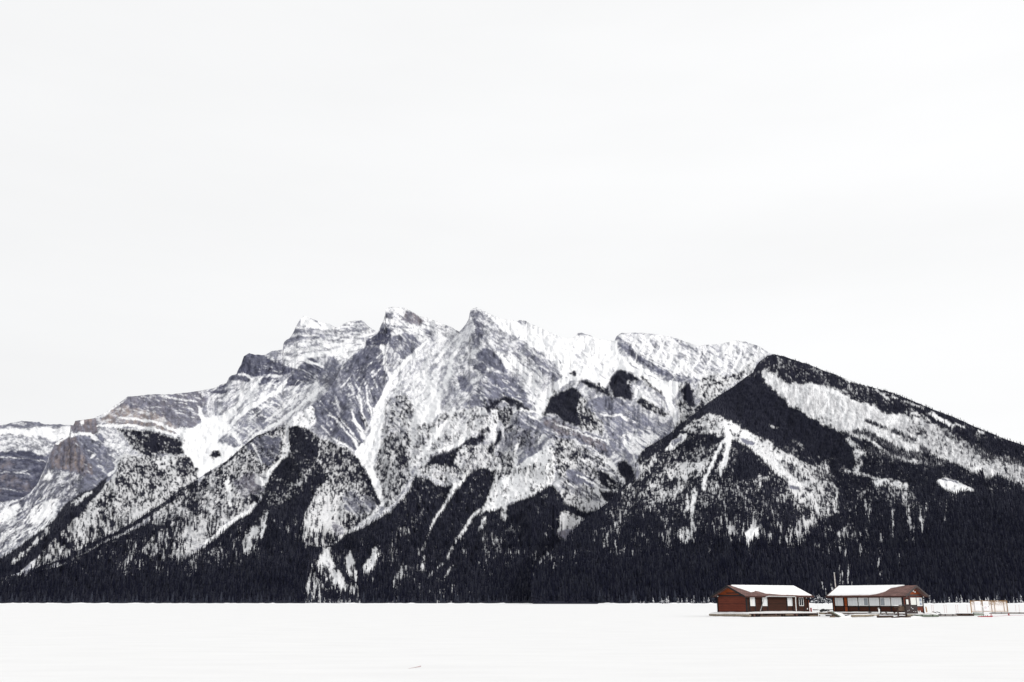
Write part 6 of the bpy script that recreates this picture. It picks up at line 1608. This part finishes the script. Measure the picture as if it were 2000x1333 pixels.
q = MB(); q.tube([lift(a, .03), lift(a.lerp(b, .5), .02), lift(b, .05), lift(c, .03)], .028, 6); tag(q.build('rope', simple('pink_rope', (.42, .22, .25), .8, .2, 4)), 'thin pinkish rope lying on the snow from the sled past the red cone', 'rope')
# netting frame (orange timber) with two white banners
M_TIMBER = simple('orange_timber', (.33, .20, .10), .8, .35, 4, (1, 1, 4))
FR_D = 205.0
def fx_(px_): return P(px_, FR_D, 0)
fo = empty('netting_frame', fx_(1932)); tag(fo, 'orange timber frame hung with pale netting and two white banners out on the ice', 'frame')
kf = FR_D / FPX / 1.0 * 1.025
def lx(px_): return (fx_(px_) - fx_(1932)).x
Z0, Z1 = .38, 2.42
for nm, x0_, x1_, r in (('post', 1898.0, 1898.0, .10), ('post', 1921.0, 1921.0, .07), ('post', 1969.0, 1969.0, .10), ('stud', 1938.5, 1938.5, .05), ('stud', 1944.4, 1944.4, .05), ('stud', 1962.8, 1962.8, .05)):
    q = MB(); q.bar((lx(x0_), 0, 0), (lx(x1_), 0, Z1 + (.12 if nm == 'post' else 0)), r * 1.4); q.build(nm, M_TIMBER, fo)
q = MB(); q.bar((lx(1897.5), -.02, Z1), (lx(1969.5), -.02, Z1 + .05), .10, .12); q.build('rail', M_TIMBER, fo)
q = MB(); q.bar((lx(1898), -.02, Z0), (lx(1968), -.02, Z0 + .02), .06, .08); q.build('rail', M_TIMBER, fo)
q = MB(); q.bar((lx(1897.5), -.05, 1.2), (lx(1893.5), -.9, .1), .07); q.build('brace', M_TIMBER, fo)
M_NET = simple('pale_netting', (.84, .81, .80), .9, .06, 5)
q = MB(); q.box(lx(1898.5), lx(1967.5), .05, .07, Z0 + .05, Z1 - .10); q.build('sheet', M_NET, fo)
M_TWINE = simple('brown_twine', (.33, .21, .12), .9, .3, 6)
q = MB(); g = random.Random(8)
for i in range(230):
    x_ = g.uniform(1899, 1966); 
    if 1905 < x_ < 1918: continue
    z_ = Z1 - g.random() ** 1.6 * .75; dx_ = g.uniform(-.28, .28); dz_ = g.uniform(-.25, .1)
    q.bar((lx(x_), -.02, z_), (lx(x_) + dx_, -.03, min(Z1, z_ + dz_)), .026)
q.build('netting', M_TWINE, fo)
for (xa, xb) in ((1905.5, 1916.5), (1921.5, 1932.6)):
    q = MB(); q.box(lx(xa), lx(xb), -.09, -.06, Z0 + .12, Z1 - .02); bn = q.build('banner', simple('white_banner', (.84, .84, .86), .8, .03, 3), fo)
    if xa > 1915:
        q = MB(); cx_ = (lx(xa) + lx(xb)) / 2 - .12; zz = 1.12
        for i in range(20):
            a0 = 6.283 * i / 20; a1 = 6.283 * (i + 1) / 20
            q.bar((cx_ + .16 * math.cos(a0), -.10, zz + .16 * math.sin(a0)), (cx_ + .16 * math.cos(a1), -.10, zz + .16 * math.sin(a1)), .05)
        q.build('emblem', simple('pink_print', (.62, .40, .44), .8, .1, 4), bn)
        q = MB(); q.box(lx(1931.2), lx(1932.2), -.105, -.091, 1.28, 1.42); q.build('mark', M_BLACKPANE, bn)
    q = MB()
    for i in range(3): q.box(lx(xa) + .2, lx(xb) - .2 - .15 * (i % 2), -.105, -.091, 1.75 + .18 * i, 1.79 + .18 * i)
    q.build('print', simple('grey_print', (.62, .62, .64), .8, .1, 4), bn)
post(1920.4, 190, -.1, 1.30, .10, M_METAL, 'bollard', 'grey metal bollard standing in front of the white banners', 'bollard', capm=M_SNOW)
M_STAKE = simple('pinkish_stake', (.50, .33, .31), .8, .2, 4)
for i, (px_, l_) in enumerate(((1820.6, 'first of the thin pinkish stakes counted from the leaning orange board'), (1823.8, 'second thin stake right of the leaning orange board'), (1845.2, 'left stake of the middle pair on the open ice'), (1849.2, 'right stake of the middle pair on the open ice'),
                               (1868.0, 'left stake of the pair nearer the netting frame'), (1871.6, 'right stake of the pair nearer the netting frame'), (1890.4, 'lone thin stake just left of the netting frame'), (1984.8, 'left stake of the pair beyond the netting frame'), (1991.4, 'right stake of the pair beyond the netting frame, leaning'))):
    post(px_, 215, -.1, 1.55, .032, M_STAKE, 'stake', l_, 'stake', 'thin stakes on the ice', lean=(.07 if i == 8 else 0), capm=M_STAKE)
ob = empty('leaning_board', P(1811, 180, 0)); tag(ob, 'short orange board leaning upright in the snow right of the long cabin', 'board')
q = MB(); q.prism([(-.10, 0, .30), (.12, 0, .22), (.02, 0, 1.42), (-.18, 0, 1.45)], (0, .08, 0)); q.build('plank', M_TIMBER, ob); q = MB(); q.blob((-.15, .04, 1.46), (.12, .08, .05), 2); q.build('snow_cap', M_SNOW, ob)
for i, (x_, D_k, l_) in enumerate(((1826, 160, 'dark branch lying on the snow right of the leaning board'), (1834, 158, 'small dark branch on the snow above the green float'), (1803, 156, 'dark stub poking through the snow at the corner of the long cabin deck'))):
    o = empty('branch', P(x_, D_k, .50)); tag(o, l_, 'branch')
    q = MB(); q.tube([(-.35, 0, .22), (-.1, 0, .16), (.28, 0, .0)], .06, 7, .04); q.build('stem', M_DARK, o); q = MB(); q.tube([(-.1, 0, .16), (.2, .1, .14)], .04, 6, .02); q.build('twig', M_DARK, o)
# stick frozen into the ice in the foreground
a = at_ice(797, 1305.0); b = at_ice(822, 1302.6)
st = empty('stick', a); tag(st, 'thin reddish stick half buried in the snow of the empty foreground', 'stick')
d_ = b - a
MB().tube([(0, 0, -.02), tuple(d_ * .35 + Vector((0, 0, -.012))), tuple(d_ * .7 + Vector((0, 0, .004))), tuple(d_ + Vector((0, 0, .02)))], .003, 7, .013).build('stem', simple('reddish_bark', (.42, .30, .30), .8, .2, 20), st, smooth=True)
MB().tube([tuple(d_ * .78), tuple(d_ * .98 + Vector((0, -.02, .018)))], .006, 7, .009).build('side_shoot', simple('dark_red_bark', (.36, .17, .18), .8, .2, 20), st, smooth=True)

# snow-caked bushes on the bank in the gap between the cabins
def bush(px_, D, s, seed, label):
    root = empty('bush', P(px_, D, .3)); tag(root, label, 'bush', 'snow caked bushes on the bank'); g = random.Random(seed)
    b_ = MB(); sn = MB()
    for i in range(46):
        a = g.random() * 6.28; h = s * (.3 + .7 * g.random()); r = s * .75 * g.random() ** .6
        p1 = Vector((r * math.cos(a), r * math.sin(a) * .6, h)); mid = p1 * .55 + Vector((0, 0, .18 * s))
        b_.tube([(0, 0, 0), mid, p1], .10, 4, .03)
        for q_ in range(3):
            c = p1 + Vector((g.uniform(-.3, .3), g.uniform(-.3, .3), g.uniform(-.2, .2))) * s * .3
            (b_ if g.random() < .66 else sn).blob(c, (s * .10, s * .08, s * .05), g.randrange(999), 6, 3, .4)
    b_.build('twigs', M_CROWN, root); sn.build('snow_load', M_FROST, root)
    return root
Db = 1520
bush(1594, Db, 11, 1, 'largest snow caked bush on the far bank seen just right of the left cabin roof')
bush(1606, Db, 9, 2, 'snow caked bush in the middle of the gap between the cabins')
bush(1618, Db, 7, 3, 'low snow caked bush beside the left eave of the long cabin')
bush(1294, Db + 60, 5.5, 4, 'small rounded snow caked bush on the bank left of the cabins')
